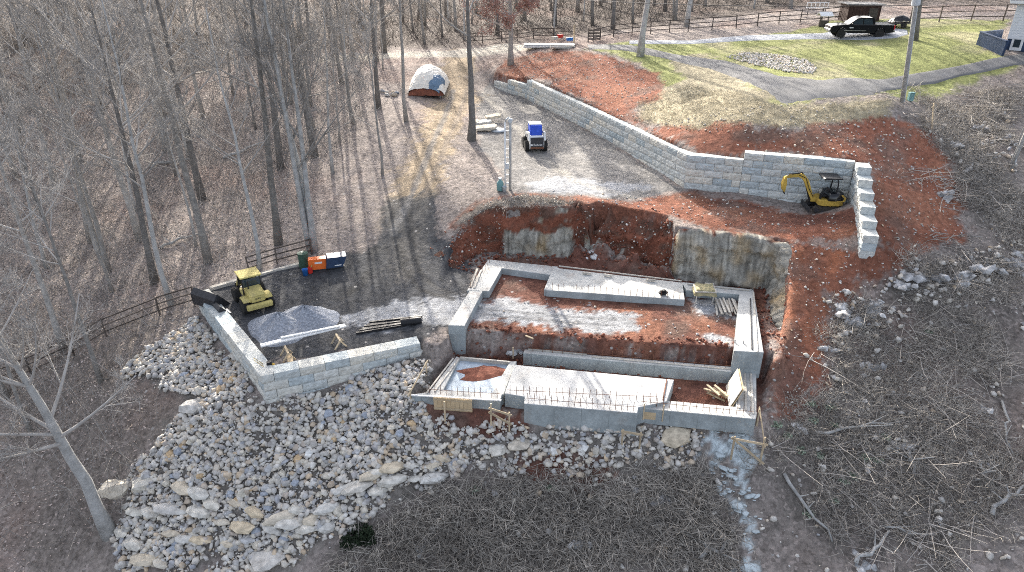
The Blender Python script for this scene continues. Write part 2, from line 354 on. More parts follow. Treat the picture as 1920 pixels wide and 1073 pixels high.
def npmesh(name, V, F, m, attr=None, smooth=False):
    """big mesh from arrays; F is (n,3) or (n,4)"""
    me = bpy.data.meshes.new(name); k = F.shape[1]; n = len(F)
    me.vertices.add(len(V)); me.vertices.foreach_set('co', np.ascontiguousarray(V, np.float32).ravel())
    me.loops.add(n * k); me.loops.foreach_set('vertex_index', np.ascontiguousarray(F, np.int32).ravel())
    me.polygons.add(n); me.polygons.foreach_set('loop_start', np.arange(0, n * k, k, dtype=np.int32))
    try: me.polygons.foreach_set('loop_total', np.full(n, k, np.int32))
    except Exception: pass
    for an, a in (attr or {}).items():
        if a.ndim == 1: at = me.attributes.new(an, 'FLOAT', 'POINT'); at.data.foreach_set('value', a.astype(np.float32))
        else: at = me.attributes.new(an, 'FLOAT_COLOR', 'POINT'); at.data.foreach_set('color', np.concatenate([a, np.ones((len(a), 1))], 1).astype(np.float32).ravel())
    me.update(calc_edges=True); me.materials.append(M[m] if isinstance(m, str) else m)
    if smooth: me.shade_smooth()
    return me

# ------------------------------------------------------------------ ground sheet
brush_px = [(1660, 235), (1720, 185), (1920, 160), (1920, 1073), (560, 1073), (640, 1000), (740, 950), (880, 890), (1000, 880), (1240, 880), (1320, 840),
            (1420, 835), (1450, 770), (1550, 720), (1545, 560), (1650, 520), (1815, 440), (1770, 320)]
rock_px = [(235, 690), (375, 596), (432, 676), (490, 752), (640, 716), (792, 658), (828, 690), (775, 745), (800, 790), (980, 800), (1190, 800), (1330, 812), (1310, 860),
           (1180, 880), (1000, 880), (870, 890), (720, 950), (640, 985), (560, 1073), (215, 1073), (235, 960), (250, 870), (320, 800), (370, 750), (300, 730)]
lawn_px = [(1095, 92), (1180, 78), (1300, 80), (1480, 60), (1560, 40), (1890, 38), (1850, 90), (1915, 125), (1800, 160), (1690, 186), (1470, 205), (1330, 190), (1250, 170), (1200, 120)]
Z = lambda l: gp(l)
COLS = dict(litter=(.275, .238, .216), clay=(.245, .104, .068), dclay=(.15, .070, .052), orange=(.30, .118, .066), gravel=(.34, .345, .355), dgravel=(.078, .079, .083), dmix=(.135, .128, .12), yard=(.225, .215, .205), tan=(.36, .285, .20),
            road=(.40, .37, .32), lawn=(.25, .265, .105), straw=(.34, .30, .21), brush=(.165, .148, .132), brown=(.215, .185, .162), rubble=(.20, .18, .16), spill=(.50, .555, .57), track=(.07, .068, .066), wood=(.085, .07, .06), pale=(.50, .49, .47))
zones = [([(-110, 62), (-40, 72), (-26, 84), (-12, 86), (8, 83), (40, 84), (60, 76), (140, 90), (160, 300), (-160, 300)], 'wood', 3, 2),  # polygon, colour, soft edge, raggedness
    (Z([(0, 560), (200, 600), (330, 580), (420, 640), (330, 800), (230, 900), (215, 1073), (0, 1073)]), 'brown', 1.5, 1.5),
    (Z(brush_px), 'brush', 1.5, 1.6),
    (Z(lawn_px), 'lawn', .8, .8),
    (Z([(1195, 185), (1290, 150), (1380, 160), (1470, 200), (1690, 192), (1670, 232), (1500, 245), (1300, 250), (1190, 228)]), 'straw', .8, .8),
    (Z([(1250, 110), (1330, 100), (1400, 150), (1470, 190), (1380, 185), (1280, 150)]), 'straw', .8, 1.0),
    (Z([(930, 140), (950, 112), (1000, 100), (1080, 95), (1180, 120), (1240, 140), (1245, 185), (1195, 205), (1215, 235), (1280, 280), (1100, 200), (1000, 150)]), 'clay', .7, .9),
    (Z([(1215, 238), (1300, 245), (1500, 246), (1680, 215), (1740, 250), (1800, 330), (1815, 440), (1650, 525), (1545, 560), (1550, 700), (1540, 750), (1440, 792), (1440, 660), (1455, 480), (1560, 470), (1625, 450), (1630, 320), (1400, 285), (1300, 285)]), 'clay', .6, .9),
    (Z([(1500, 470), (1590, 470), (1560, 520), (1530, 600), (1540, 690), (1450, 690), (1470, 560)]), 'orange', .6, .5),
    (Z([(840, 430), (890, 380), (960, 362), (1180, 376), (1283, 360), (1600, 390), (1610, 455), (1440, 470), (1240, 450), (1000, 425), (930, 440), (870, 475)]), 'clay', .5, .7),
    (Z([(1290, 368), (1600, 395), (1600, 420), (1450, 420)]), 'dclay', .6, .6),  # cast shadow of the block wall, painted in as darker clay
    (Z([(850, 430), (900, 380), (980, 365), (1060, 380), (1050, 400), (900, 425)]), 'brown', .4, .9),
    (Z([(880, 185), (920, 155), (1000, 190), (1283, 358), (1180, 374), (1050, 368), (950, 362), (935, 320), (900, 280), (890, 230)]), 'yard', .5, .6),
    (Z([(980, 345), (1060, 330), (1220, 350), (1170, 368), (1000, 362)]), 'gravel', .6, .8),
    (Z([(833, 95), (905, 95), (875, 140), (905, 185), (870, 230), (830, 320), (800, 390), (760, 470), (700, 440), (730, 380), (770, 260), (825, 165)]), 'tan', 1.2, 1.5),
    (Z([(590, 108), (830, 96), (940, 82), (1050, 84), (950, 100), (870, 108), (600, 120)]), 'road', .4, .4),
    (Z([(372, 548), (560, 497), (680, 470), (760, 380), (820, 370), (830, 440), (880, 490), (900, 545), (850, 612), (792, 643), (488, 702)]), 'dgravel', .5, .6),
    (Z([(720, 380), (800, 370), (800, 470), (760, 520), (700, 470)]), 'dmix', 1.0, 1.4),
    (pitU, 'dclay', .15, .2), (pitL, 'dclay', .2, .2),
    (Z([(630, 600), (740, 566), (850, 560), (910, 560), (1040, 575), (1200, 590), (1195, 622), (1050, 620), (900, 606), (790, 604), (690, 622)]), 'gravel', .35, .9),
    (Z([(1295, 560), (1380, 562), (1376, 600), (1300, 590)]), 'gravel', .4, .7),
    (Z([(1300, 622), (1378, 630), (1376, 650), (1330, 644)]), 'gravel', .3, .4),
    (Z(rock_px), 'rubble', .6, .9),
    (Z([(800, 745), (985, 790), (1000, 815), (900, 825), (790, 790)]), 'dclay', .3, .5),
    (Z([(950, 860), (1060, 850), (1130, 870), (1130, 910), (1000, 905)]), 'dclay', .5, .8),
    (Z([(1300, 740), (1375, 720), (1378, 755), (1290, 750)]), 'clay', .3, .4),
    (Z([(1335, 800), (1412, 815), (1410, 870), (1400, 900), (1420, 1000), (1412, 1073), (1385, 1073), (1390, 990), (1345, 920), (1330, 880)]), 'spill', .12, .75),
]
gx, gy = GX.ravel(), GY.ravel()
col = np.tile(np.array(COLS['litter']), (len(gx), 1)); stone = np.full(len(gx), .15); leafy = np.ones(len(gx))
wob = fbm(gx, gy, 1.6, 5, 40); wob2 = fbm(gx + 50, gy, .7, 4, 44)
wob3 = rng.normal(0, .35, len(gx)) * np.clip(40 / np.maximum(gy, 10), .2, 1)
STONE = dict(clay=.55, dclay=.4, gravel=.5, dgravel=.25, yard=.35, tan=.25, road=.2, lawn=0, straw=.1, brush=.35, brown=.2, rubble=.9, spill=0)
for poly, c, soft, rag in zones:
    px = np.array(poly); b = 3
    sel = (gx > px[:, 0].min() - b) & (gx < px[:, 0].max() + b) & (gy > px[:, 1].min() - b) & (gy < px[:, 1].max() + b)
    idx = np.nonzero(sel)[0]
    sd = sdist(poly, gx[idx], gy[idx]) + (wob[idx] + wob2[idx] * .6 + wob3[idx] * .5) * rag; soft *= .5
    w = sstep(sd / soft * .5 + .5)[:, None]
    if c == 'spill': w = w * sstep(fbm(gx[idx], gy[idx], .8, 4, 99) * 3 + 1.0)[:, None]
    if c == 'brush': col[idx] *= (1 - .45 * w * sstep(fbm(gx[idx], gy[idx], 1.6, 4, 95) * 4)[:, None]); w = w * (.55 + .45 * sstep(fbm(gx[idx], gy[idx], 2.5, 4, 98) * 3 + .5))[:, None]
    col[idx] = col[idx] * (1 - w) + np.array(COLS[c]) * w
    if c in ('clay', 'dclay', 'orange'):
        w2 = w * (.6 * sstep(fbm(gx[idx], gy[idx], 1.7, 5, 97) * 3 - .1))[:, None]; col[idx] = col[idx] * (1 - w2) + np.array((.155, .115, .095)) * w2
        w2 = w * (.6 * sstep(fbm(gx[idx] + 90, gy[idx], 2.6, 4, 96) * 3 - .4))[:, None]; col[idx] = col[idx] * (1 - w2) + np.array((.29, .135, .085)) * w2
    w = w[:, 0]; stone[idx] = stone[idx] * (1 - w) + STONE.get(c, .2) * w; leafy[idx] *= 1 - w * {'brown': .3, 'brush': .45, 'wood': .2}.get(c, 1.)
for pl, wd, c, st in [([(735, 395), (742, 450), (758, 505), (790, 545), (850, 562)], .16, 'track', .8), ([(768, 395), (770, 450), (782, 500), (812, 538), (860, 552)], .16, 'track', .7), ([(700, 470), (690, 520), (640, 560)], .25, 'track', .5),
                      ([(850, 170), (830, 230), (800, 300), (770, 370), (735, 440)], .22, 'yard', .7), ([(875, 170), (855, 230), (825, 300), (795, 370)], .2, 'brown', .5), ([(900, 170), (960, 230), (1010, 290), (1080, 340), (1200, 375)], .3, 'road', .5), ([(1090, 370), (1200, 395), (1330, 410)], .35, 'clay', .8),
                      ([(1520, 470), (1510, 540), (1500, 610), (1490, 690), (1470, 750)], .3, 'dclay', .5), ([(1545, 480), (1530, 560), (1525, 640), (1500, 720)], .3, 'dclay', .45), ([(900, 580), (1000, 588), (1150, 600)], .12, 'dgravel', .5), ([(900, 590), (1000, 600), (1150, 612)], .12, 'dgravel', .5)]:
    pw = gp(pl); px = np.array(pw); idx = np.nonzero((gx > px[:, 0].min() - 2) & (gx < px[:, 0].max() + 2) & (gy > px[:, 1].min() - 2) & (gy < px[:, 1].max() + 2))[0]
    w = sstep(1.6 - pldist(pw, gx[idx], gy[idx]) / wd + wob2[idx] * .8)[:, None] * st; col[idx] = col[idx] * (1 - w) + np.array(COLS[c]) * w
col *= (1 + .28 * fbm(gx, gy, 5, 3, 60) + .22 * fbm(gx, gy, .9, 3, 61))[:, None]
# straw coloured patches on the lawn, reddish patches in the litter
lw = sstep((sdist(Z(lawn_px), gx, gy)) / 1.5) * sstep(fbm(gx, gy, 4, 4, 70) * 2.2 + .1)
col = col * (1 - .6 * lw[:, None]) + np.array(COLS['straw']) * .6 * lw[:, None]
rp = leafy * sstep(fbm(gx, gy, 6, 4, 75) * 2.4 - .15)
col = col * (1 - .5 * rp[:, None]) + np.array((.25, .165, .135)) * .5 * rp[:, None]
nx, ny = len(XS), len(YS)
ii, jj = np.meshgrid(np.arange(nx - 1), np.arange(ny - 1)); a0 = (jj * nx + ii).ravel()
F = np.stack([a0, a0 + 1, a0 + 1 + nx, a0 + nx], 1)
m, t, b, L = nodes('ground'); N = t.nodes; MATS['ground'] = m
b.inputs['Roughness'].default_value = .97; b.inputs['Specular IOR Level'].default_value = .12
at = N.new('ShaderNodeAttribute'); at.attribute_name = 'Col'; as_ = N.new('ShaderNodeAttribute'); as_.attribute_name = 'stone'; al = N.new('ShaderNodeAttribute'); al.attribute_name = 'leafy'
geo = N.new('ShaderNodeNewGeometry')
def noise(sc, det=5, ro=.65):
    n = N.new('ShaderNodeTexNoise'); n.inputs['Scale'].default_value = sc; n.inputs['Detail'].default_value = det; n.inputs['Roughness'].default_value = ro; L(geo.outputs['Position'], n.inputs['Vector']); return n
def maprange(s, a, b_, c, d_):
    r = N.new('ShaderNodeMapRange'); r.inputs[1].default_value = a; r.inputs[2].default_value = b_; r.inputs[3].default_value = c; r.inputs[4].default_value = d_; L(s, r.inputs[0]); return r.outputs[0]
def mixc(fac, a, b_, mode='MIX'):
    x = N.new('ShaderNodeMix'); x.data_type = 'RGBA'; x.blend_type = mode
    for s, i in ((fac, 0), (a, 6), (b_, 7)):
        if hasattr(s, 'links'): L(s, x.inputs[i])
        else: x.inputs[i].default_value = s if i == 0 else (*s, 1)
    return x.outputs[2]
def mth(op, a, b_):
    x = N.new('ShaderNodeMath'); x.operation = op
    for i, s in enumerate((a, b_)):
        if hasattr(s, 'links'): L(s, x.inputs[i])
        else: x.inputs[i].default_value = s
    return x.outputs[0]
n1 = noise(3.2, 5, .75)
c1 = mixc(1., at.outputs['Color'], maprange(n1.outputs[0], .28, .72, .45, 1.55), 'MULTIPLY')
vo = N.new('ShaderNodeTexVoronoi'); vo.inputs['Scale'].default_value = 7.5; L(geo.outputs['Position'], vo.inputs['Vector'])
sp = N.new('ShaderNodeSeparateColor'); L(vo.outputs['Color'], sp.inputs[0])
# leaf flecks: each small cell its own tone
fl = mixc(sp.outputs[0], (.07, .058, .05), (.46, .39, .355))
c2 = mixc(mth('MULTIPLY', al.outputs['Fac'], maprange(sp.outputs[2], .35, .9, 0, .75)), c1, fl)
# stones: a part of the cells pale, only near the cell centre
vs = N.new('ShaderNodeTexVoronoi'); vs.inputs['Scale'].default_value = 4.2; L(geo.outputs['Position'], vs.inputs['Vector'])
ss = N.new('ShaderNodeSeparateColor'); L(vs.outputs['Color'], ss.inputs[0])
isst = mth('LESS_THAN', ss.outputs[0], mth('MULTIPLY', as_.outputs['Fac'], .16))
near = mth('LESS_THAN', vs.outputs['Distance'], maprange(ss.outputs[1], 0, 1, .12, .42))
stf = mth('MULTIPLY', isst, near)
c3 = mixc(mth('MULTIPLY', stf, .8), c2, mixc(ss.outputs[2], (.30, .29, .28), (.52, .49, .46)))
L(c3, b.inputs['Base Color'])
bp = N.new('ShaderNodeBump'); bp.inputs['Strength'].default_value = .9; bp.inputs['Distance'].default_value = .12
L(mth('ADD', noise(5, 4, .8).outputs[0], mth('MULTIPLY', stf, .5)), bp.inputs['Height']); L(bp.outputs[0], b.inputs['Normal'])
gm = npmesh('ground', np.stack([gx, gy, GZ.ravel()], 1), F, m, dict(Col=np.clip(col, 0, 1), stone=stone, leafy=leafy), smooth=True)
tag(put('ground', gm), 'sloping site ground of red clay, gravel, leaf litter and lawn', kind='structure')

def ribbon(name, left, right, m, lift=.05, kind='structure', label=None, step=.5, across=7):
    """a sheet laid over the ground between two edges given as world xy points"""
    def res(l):
        l = np.array(l); s = np.concatenate([[0], np.cumsum(np.hypot(*np.diff(l, axis=0).T))])
        return l, s
    l, s1 = res(left); r, s2 = res(right); n = int(max(s1[-1], s2[-1]) / step) + 2; u = np.linspace(0, 1, n)
    lx, ly = [np.interp(u * s1[-1], s1, l[:, k]) for k in (0, 1)]; rx, ry = [np.interp(u * s2[-1], s2, r[:, k]) for k in (0, 1)]
    k = np.linspace(0, 1, across)
    X = lx[:, None] * (1 - k) + rx[:, None] * k; Y = ly[:, None] * (1 - k) + ry[:, None] * k
    Zt = H(X, Y) + lift; Zt[:, 0] -= lift + .05; Zt[:, -1] -= lift + .05
    i, j = np.meshgrid(np.arange(across - 1), np.arange(n - 1)); a = (j * across + i).ravel()
    me = npmesh(name, np.stack([X.ravel(), Y.ravel(), Zt.ravel()], 1), np.stack([a, a + across, a + across + 1, a + 1], 1), m, smooth=False)
    return tag(put(name, me), label, kind=kind)
ribbon('driveway', gp([(1100, 84), (1180, 84), (1260, 100), (1360, 112), (1460, 140), (1540, 150), (1640, 148), (1720, 136), (1800, 122), (1880, 106), (1935, 98)]),
       gp([(1105, 94), (1170, 96), (1250, 112), (1330, 130), (1390, 153), (1470, 198), (1640, 182), (1700, 165), (1800, 145), (1880, 130), (1935, 122)]), 'asphalt', label='curving asphalt driveway across the lawn', across=9)
ribbon('gravel_drive', gp([(1180, 76), (1290, 76), (1400, 66), (1540, 62), (1600, 52), (1665, 50), (1700, 56)]), gp([(1180, 84), (1290, 84), (1400, 78), (1540, 75), (1620, 78), (1680, 74), (1702, 66)]), 'drive_gravel', label='pale gravel parking strip under the pickup')

# ------------------------------------------------------------------ cliff cut behind the foundation
cl = pp([(862, 490, -2.6), (905, 482, -3.2), (935, 476, -3.2), (1000, 482, -3.2), (1090, 484, -3.2), (1180, 505, -3.2), (1250, 522, -3.2), (1350, 530, -3.2), (1442, 540, -3.2), (1452, 600, -3.3), (1456, 680, -3.9)])
cl = np.array(cl); s = np.concatenate([[0], np.cumsum(np.hypot(*np.diff(cl, axis=0).T))]); u = np.arange(0, s[-1], .11)
cx, cy = np.interp(u, s, cl[:, 0]), np.interp(u, s, cl[:, 1]); tx, ty = np.gradient(cx), np.gradient(cy); tl = np.hypot(tx, ty)
tx, ty = [np.convolve(np.pad(q / tl, 8, mode='edge'), np.ones(17) / 17, 'valid') for q in (tx, ty)]; nxn, nyn = -ty, tx
topz = H(cx + nxn * 2.0, cy + nyn * 2.0) + .03; K = 22; V = []; CC = []
rockspan = [(gpx, ) for gpx in ()]
def span(x0, x1): a = P(x0, 500, -3.2).x; b_ = P(x1, 500, -3.2).x; return sstep((cx - a) / .4) * sstep((b_ - cx) / .4)
rock = np.maximum(rockf(cx), (u > u[-1] - 6.5) * .75); SB = setback(cx); low = (cx < P(1130, 500, -3.2).x)
for k in range(K):
    f = k / (K - 1); z = -3.45 * (1 - f) + topz * f; z[-1] = z[-1]
    zz = -3.45 * (1 - f) + topz * f
    dis = fbm(u, zz * 1.6 + 30, 1.1, 5, 80) * .55 + fbm(u, zz, .3, 3, 81) * .2 + (np.abs(fbm(u * 1.0, zz * .25, .55, 3, 83)) * -.5 + .12) * (1 - rock) * (.3 + .7 * f) + fbm(u * 2.2, zz * .5, .35, 3, 82) * .22 * rock + rock * (.22 * (f < .78)) - .55 * (1 - f) * (1 - rock) * .6
    st_ = SB * f ** 1.3; X = cx + nxn * (st_ - dis); Y = cy + nyn * (st_ - dis)
    if k == K - 1: X = cx + nxn * (SB + .75); Y = cy + nyn * (SB + .75); zz = H(X, Y) - .02
    elif k > K - 5: zz = np.minimum(zz, topz - .04)
    V.append(np.stack([X, Y, zz], 1))
    streak = np.clip(.5 + fbm(u * 3, zz * .35, .35, 4, 84) * .9, 0, 1)[:, None]
    stone_c = np.array((.17, .16, .14)) * (1 - streak) + np.array((.52, .49, .42)) * streak
    och = np.clip(fbm(u, zz, .9, 3, 86) * 1.8, 0, 1)[:, None] * .6; stone_c = stone_c * (1 - och) + np.array((.40, .27, .12)) * och
    clayc = np.array((.21, .080, .050)) * (1 + .6 * fbm(u, zz, .7, 4, 88))[:, None]; bw = sstep(fbm(u, zz * 2.5, .8, 5, 89) * 3 - .1 + .9 * (f > .85) + .5 * (u < 2.2))[:, None] * .75; clayc = clayc * (1 - bw) + np.array((.125, .085, .066)) * bw
    rk = sstep((rock * 1.0 + fbm(u, zz, .5, 4, 90) * .6 - (.30 + .65 * sstep((f - np.where(low, .45, .80)) / .2))) / .15 + .5)[:, None]
    CC.append(clayc * (1 - rk) + stone_c * rk)
V = np.concatenate(V); CC = np.clip(np.concatenate(CC), .01, 1); n = len(u)
ii, jj = np.meshgrid(np.arange(n - 1), np.arange(K - 1)); a0 = (jj * n + ii).ravel()
m, t, b, L = nodes('cliff'); N = t.nodes; MATS['cliff'] = m; b.inputs['Roughness'].default_value = .95; b.inputs['Specular IOR Level'].default_value = .15
at = N.new('ShaderNodeAttribute'); at.attribute_name = 'Col'; geo = N.new('ShaderNodeNewGeometry')
c1 = mixc(1., at.outputs['Color'], maprange(noise(5, 8, .75).outputs[0], .3, .7, .6, 1.4), 'MULTIPLY'); L(c1, b.inputs['Base Color'])
bp = N.new('ShaderNodeBump'); bp.inputs['Strength'].default_value = 1; bp.inputs['Distance'].default_value = .12; L(noise(6, 8, .75).outputs[0], bp.inputs['Height']); L(bp.outputs[0], b.inputs['Normal'])
tag(put('cliff_face', npmesh('cliff_face', V, np.stack([a0, a0 + 1, a0 + 1 + n, a0 + n], 1), m, dict(Col=CC))), 'cut bank of red clay and streaked rock behind the foundation', kind='structure')

CLV = V; CLR = np.tile(rock, K)
# ------------------------------------------------------------------ block retaining walls
def block_mesh(i):
    mb = MB(); r = random.Random(i); nxs, nzs = 7, 4          # unit block, rough split face towards -y
    vf = []
    for kz in range(nzs + 1):
        for kx in range(nxs + 1):
            e = kx in (0, nxs) or kz in (0, nzs)
            vf.append((-.5 + kx / nxs, -.5 + (0.03 if e else -r.uniform(.0, .05)), -.5 + kz / nzs))
    o = len(vf); bk = [(-.5, .5, -.5), (.5, .5, -.5), (.5, .5, .5), (-.5, .5, .5)]
    f = [(kz * (nxs + 1) + kx, kz * (nxs + 1) + kx + 1, (kz + 1) * (nxs + 1) + kx + 1, (kz + 1) * (nxs + 1) + kx) for kz in range(nzs) for kx in range(nxs)]
    tl_, tr = nzs * (nxs + 1), nzs * (nxs + 1) + nxs
    f += [tuple(range(nxs, -1, -1)) + (o, o + 1), tuple(range(tl_, tr + 1)) + (o + 2, o + 3), (o, o + 3) + tuple(kz * (nxs + 1) for kz in range(nzs, -1, -1)),
          (o + 1,) + tuple(kz * (nxs + 1) + nxs for kz in range(nzs + 1)) + (o + 2,), (o + 1, o + 2, o + 3, o)]
    mb.add(vf + bk, f); return mb.mesh('block', 'block')
BLK = [block_mesh(i) for i in range(6)]
def block_wall(name, label, segs, group=None):
    """segs: (A, B, top z, bottom z function, depth, flip)"""
    a0 = segs[0][0]; root = thing(name, label, 'retaining wall', (a0[0], a0[1], segs[0][2] - 2))
    o0 = Vector(root.location); n = 0
    for A, B, top, gz, depth, toff in segs:
        A = Vector(A[:2]).to_3d(); B = Vector(B[:2]).to_3d(); d = B - A; Lg = d.length; e = d / Lg; rz = math.atan2(e.y, e.x); nn = Vector((-e.y, e.x, 0))
        k = 0
        while True:
            zt = top - k * .457; x = -(.585 if (k + toff) % 2 else 0); any_ = False
            while x < Lg - .02:
                x0, x1 = max(x, 0), min(x + 1.17, Lg); x += 1.17
                if x1 - x0 < .12: continue
                c = A + e * ((x0 + x1) / 2)
                if zt < gz(c.x, c.y) - .05: continue
                any_ = True; c = c + nn * (depth / 2 + random.uniform(-.012, .012)); c.z = zt - .2285
                o = put('block', BLK[random.randrange(6)], root, c - o0, (0, 0, rz)); o.scale = (x1 - x0 - .016, depth, .444); n += 1
            k += 1
            if not any_ or k > 9: break
    return root
def tm(x, y): return float(tpseval(T_main, np.array([x]), np.array([y]))[0])
e1 = (Vector(WS) - Vector(WF)).normalized()
mid = Vector(WC) + (Vector(WR) - Vector(WC)) * ((1400 - 1289) / (1604 - 1289))
segs = [(WF, WF + e1 * 2.4, 1.38, tm, .7, 0), (WF + e1 * 2.4, WS, 1.84, tm, .7, 1), (WS, WM, 2.3, tm, .7, 0), (WM, WC, 2.3, tm, .7, 1), (WC, mid, 2.3, lambda x, y: tm(x, y) - .4, .7, 0), (mid, WR, 2.757, lambda x, y: tm(x, y) - .4, .7, 0)]
ve = (Vector(WE) - Vector(WR)); ve.z = 0; nst = 6
for i in range(nst):
    segs.append((Vector(WR) + ve * (i / nst), Vector(WR) + ve * ((i + 1) / nst), 2.757 - .457 * i - .002, lambda x, y: -.8, .75, i))
uw = block_wall('retaining_wall', 'tall stepped wall of pale concrete blocks behind the mini excavator', segs)
lw_ = block_wall('retaining_wall', 'low pale block wall around the dark gravel pad, above the rubble slope',
                 [(LA, LB, -3.2, lambda x, y: tm(x, y) - .45, .75, 0), (LB, LC, -3.204, lambda x, y: tm(x, y) - .45, .75, 1)])

# ------------------------------------------------------------------ concrete foundation
zU, zL = -2.8, -4.0
def pour(name, pts, z, depth, parent, m='concrete', bev=.02):
    w = [tuple(P(x, y, z))[:2] for x, y in pts]; mb = MB().prism(w, z - depth, z); o = mb.build(name, m, parent, bev)
    if m in ('concrete', 'slab_conc'):
        for a_, b_ in zip(w, w[1:] + w[:1]):
            a_, b_ = Vector(a_), Vector(b_); L_ = (b_ - a_).length; ang = math.atan2(b_.y - a_.y, b_.x - a_.x)
            if L_ < 2.2 or min(a_.y, b_.y) > 33: continue
            for i in range(1, int(L_ / 1.22) + 1):
                if i * 1.22 > L_ - .15: break
                c_ = a_ + (b_ - a_) * (i * 1.22 / L_); MB().box((c_.x, c_.y, z - depth / 2 - .03), (.022, .012, depth - .08), ang).build('form_seam', 'seam', parent)
        o.data.materials.append(M['side_face'])  # upright sides take a darker, bluer concrete than the tops
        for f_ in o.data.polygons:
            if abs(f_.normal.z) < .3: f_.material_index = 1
    return o
FU = thing('upper_foundation', 'upper pale concrete footing ring in the pit below the red cut bank', 'foundation')
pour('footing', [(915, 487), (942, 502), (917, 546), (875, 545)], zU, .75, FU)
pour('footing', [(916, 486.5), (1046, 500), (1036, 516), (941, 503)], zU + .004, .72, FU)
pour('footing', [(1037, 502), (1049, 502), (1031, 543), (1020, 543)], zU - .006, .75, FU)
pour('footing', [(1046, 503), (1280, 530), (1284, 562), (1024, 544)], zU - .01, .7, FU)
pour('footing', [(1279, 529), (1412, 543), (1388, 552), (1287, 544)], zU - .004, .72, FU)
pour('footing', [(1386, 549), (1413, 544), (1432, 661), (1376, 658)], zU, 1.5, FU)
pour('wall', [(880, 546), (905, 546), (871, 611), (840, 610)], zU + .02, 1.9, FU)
def strip(x0, y0, x1, y1, w, z, parent, m='grey_lumber', name='form_board'):
    a = P(x0, y0, z); b_ = P(x1, y1, z); return MB().beam(a, b_, w, .05).build(name, m, parent)
strip(1413, 548, 1420, 660, .06, zU + .03, FU); strip(1407, 560, 1410, 655, .05, zU + .03, FU, 'darksteel'); strip(1048, 499, 1278, 527, .08, zU + .03, FU)
FL = thing('lower_foundation', 'lower concrete footing frame with rebar dowels nearest the rubble slope', 'foundation')
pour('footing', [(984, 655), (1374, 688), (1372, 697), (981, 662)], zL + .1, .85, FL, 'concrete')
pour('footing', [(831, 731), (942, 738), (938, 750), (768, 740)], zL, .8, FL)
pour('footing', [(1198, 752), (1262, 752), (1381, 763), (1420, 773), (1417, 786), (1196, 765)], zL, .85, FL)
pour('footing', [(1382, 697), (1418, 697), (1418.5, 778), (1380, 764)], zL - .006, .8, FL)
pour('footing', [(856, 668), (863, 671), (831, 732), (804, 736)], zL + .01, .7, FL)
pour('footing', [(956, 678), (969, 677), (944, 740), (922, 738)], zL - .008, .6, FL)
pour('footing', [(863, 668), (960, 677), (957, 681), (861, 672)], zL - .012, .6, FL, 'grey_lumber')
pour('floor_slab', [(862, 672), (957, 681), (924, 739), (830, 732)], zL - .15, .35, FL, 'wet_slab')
for q in ((1386, 700, 1386, 765), (1397, 700, 1399, 769), (1408, 700, 1412, 776)): strip(*q, .09, zL + .03, FL)
strip(771, 741, 940, 751, .08, zL + .03, FL, 'white')
for q in ((800, 737, 850, 672), (815, 734, 860, 674), (872, 671, 957, 679), (1110, 669, 1370, 692), (990, 655, 1100, 665), (1288, 533, 1405, 545)): strip(*q, .07, (zU if q[1] < 600 else zL + (.1 if q[0] > 980 else 0)) + .035, FL if q[1] > 600 else FU)
for x, y in ((1100, 515), (1140, 519), (1220, 528), (1330, 536)): MB().box(P(x, y, zU) + Vector((0, 0, .1)), (.5, .12, .1), random.uniform(-.4, .4)).build('form_block', 'grey_lumber', FU)
SLAB = thing('thick_slab', 'thick pale concrete slab with rebar along its front edge', 'slab')
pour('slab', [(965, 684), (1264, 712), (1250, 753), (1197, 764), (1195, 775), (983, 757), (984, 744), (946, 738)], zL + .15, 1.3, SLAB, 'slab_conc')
strip(1250, 712, 1243, 750, .05, zL + .18, SLAB, 'rust')
# mud stain patch in the square slab is loose soil lying on it
dp = MB(); c0 = P(903, 700, zL - .15)
ring = [(c0.x + math.cos(a) * (1.25 + .35 * math.sin(3 * a + 1)) * random.uniform(.85, 1.1), c0.y + math.sin(a) * (.62 + .12 * math.sin(2 * a)) * random.uniform(.85, 1.1)) for a in np.linspace(0, 6.28, 22)[:-1]]
dp.add([(x, y, c0.z + .004) for x, y in ring] + [(c0.x + (x - c0.x) * .6, c0.y + (y - c0.y) * .6, c0.z + .06 + random.uniform(0, .04)) for x, y in ring] + [(c0.x, c0.y, c0.z + .1)],
       [(i, (i + 1) % 21, 21 + (i + 1) % 21, 21 + i) for i in range(21)] + [(21 + i, 21 + (i + 1) % 21, 42) for i in range(21)])
tag(dp.build('soil_heap', 'clay'), 'patch of loose red soil on the square blue-grey slab', 'soil')
bar = MB().tube([(0, 0, -.1), (.01, 0, .5)], .012, 5).mesh('rebar', 'rust')
def dowels(a, b_, n, z, parent, h=.5, tie=True):
    A, B = P(*a, z), P(*b_, z)
    for i in range(n):
        p = A.lerp(B, (i + .5) / n); o = put('rebar', bar, parent, p, (random.uniform(-.06, .06), random.uniform(-.06, .06), random.uniform(0, 6))); o.scale = (1, 1, h / .5 * random.uniform(.92, 1.06))
    if tie: MB().tube([A + Vector((0, 0, h * .45)), A.lerp(B, .5) + Vector((0, 0, h * .42)), B + Vector((0, 0, h * .45))], .011, 5).build('rebar', 'rust', parent)
dowels((800, 737), (938, 746), 13, zL, FL); dowels((1200, 760), (1412, 780), 17, zL, FL)
dowels((985, 754), (1193, 771), 19, zL + .15, SLAB, .5); dowels((950, 738), (1250, 752), 24, zL + .15, SLAB, .45)
dowels((1030, 543), (1280, 561), 22, zU - .01, FU, .42, False); dowels((920, 490), (880, 544), 9, zU, FU, .4, False); dowels((930, 489), (1040, 501), 9, zU, FU, .4, False)
dowels((990, 658), (1370, 692), 20, zL + .1, FL, .4)

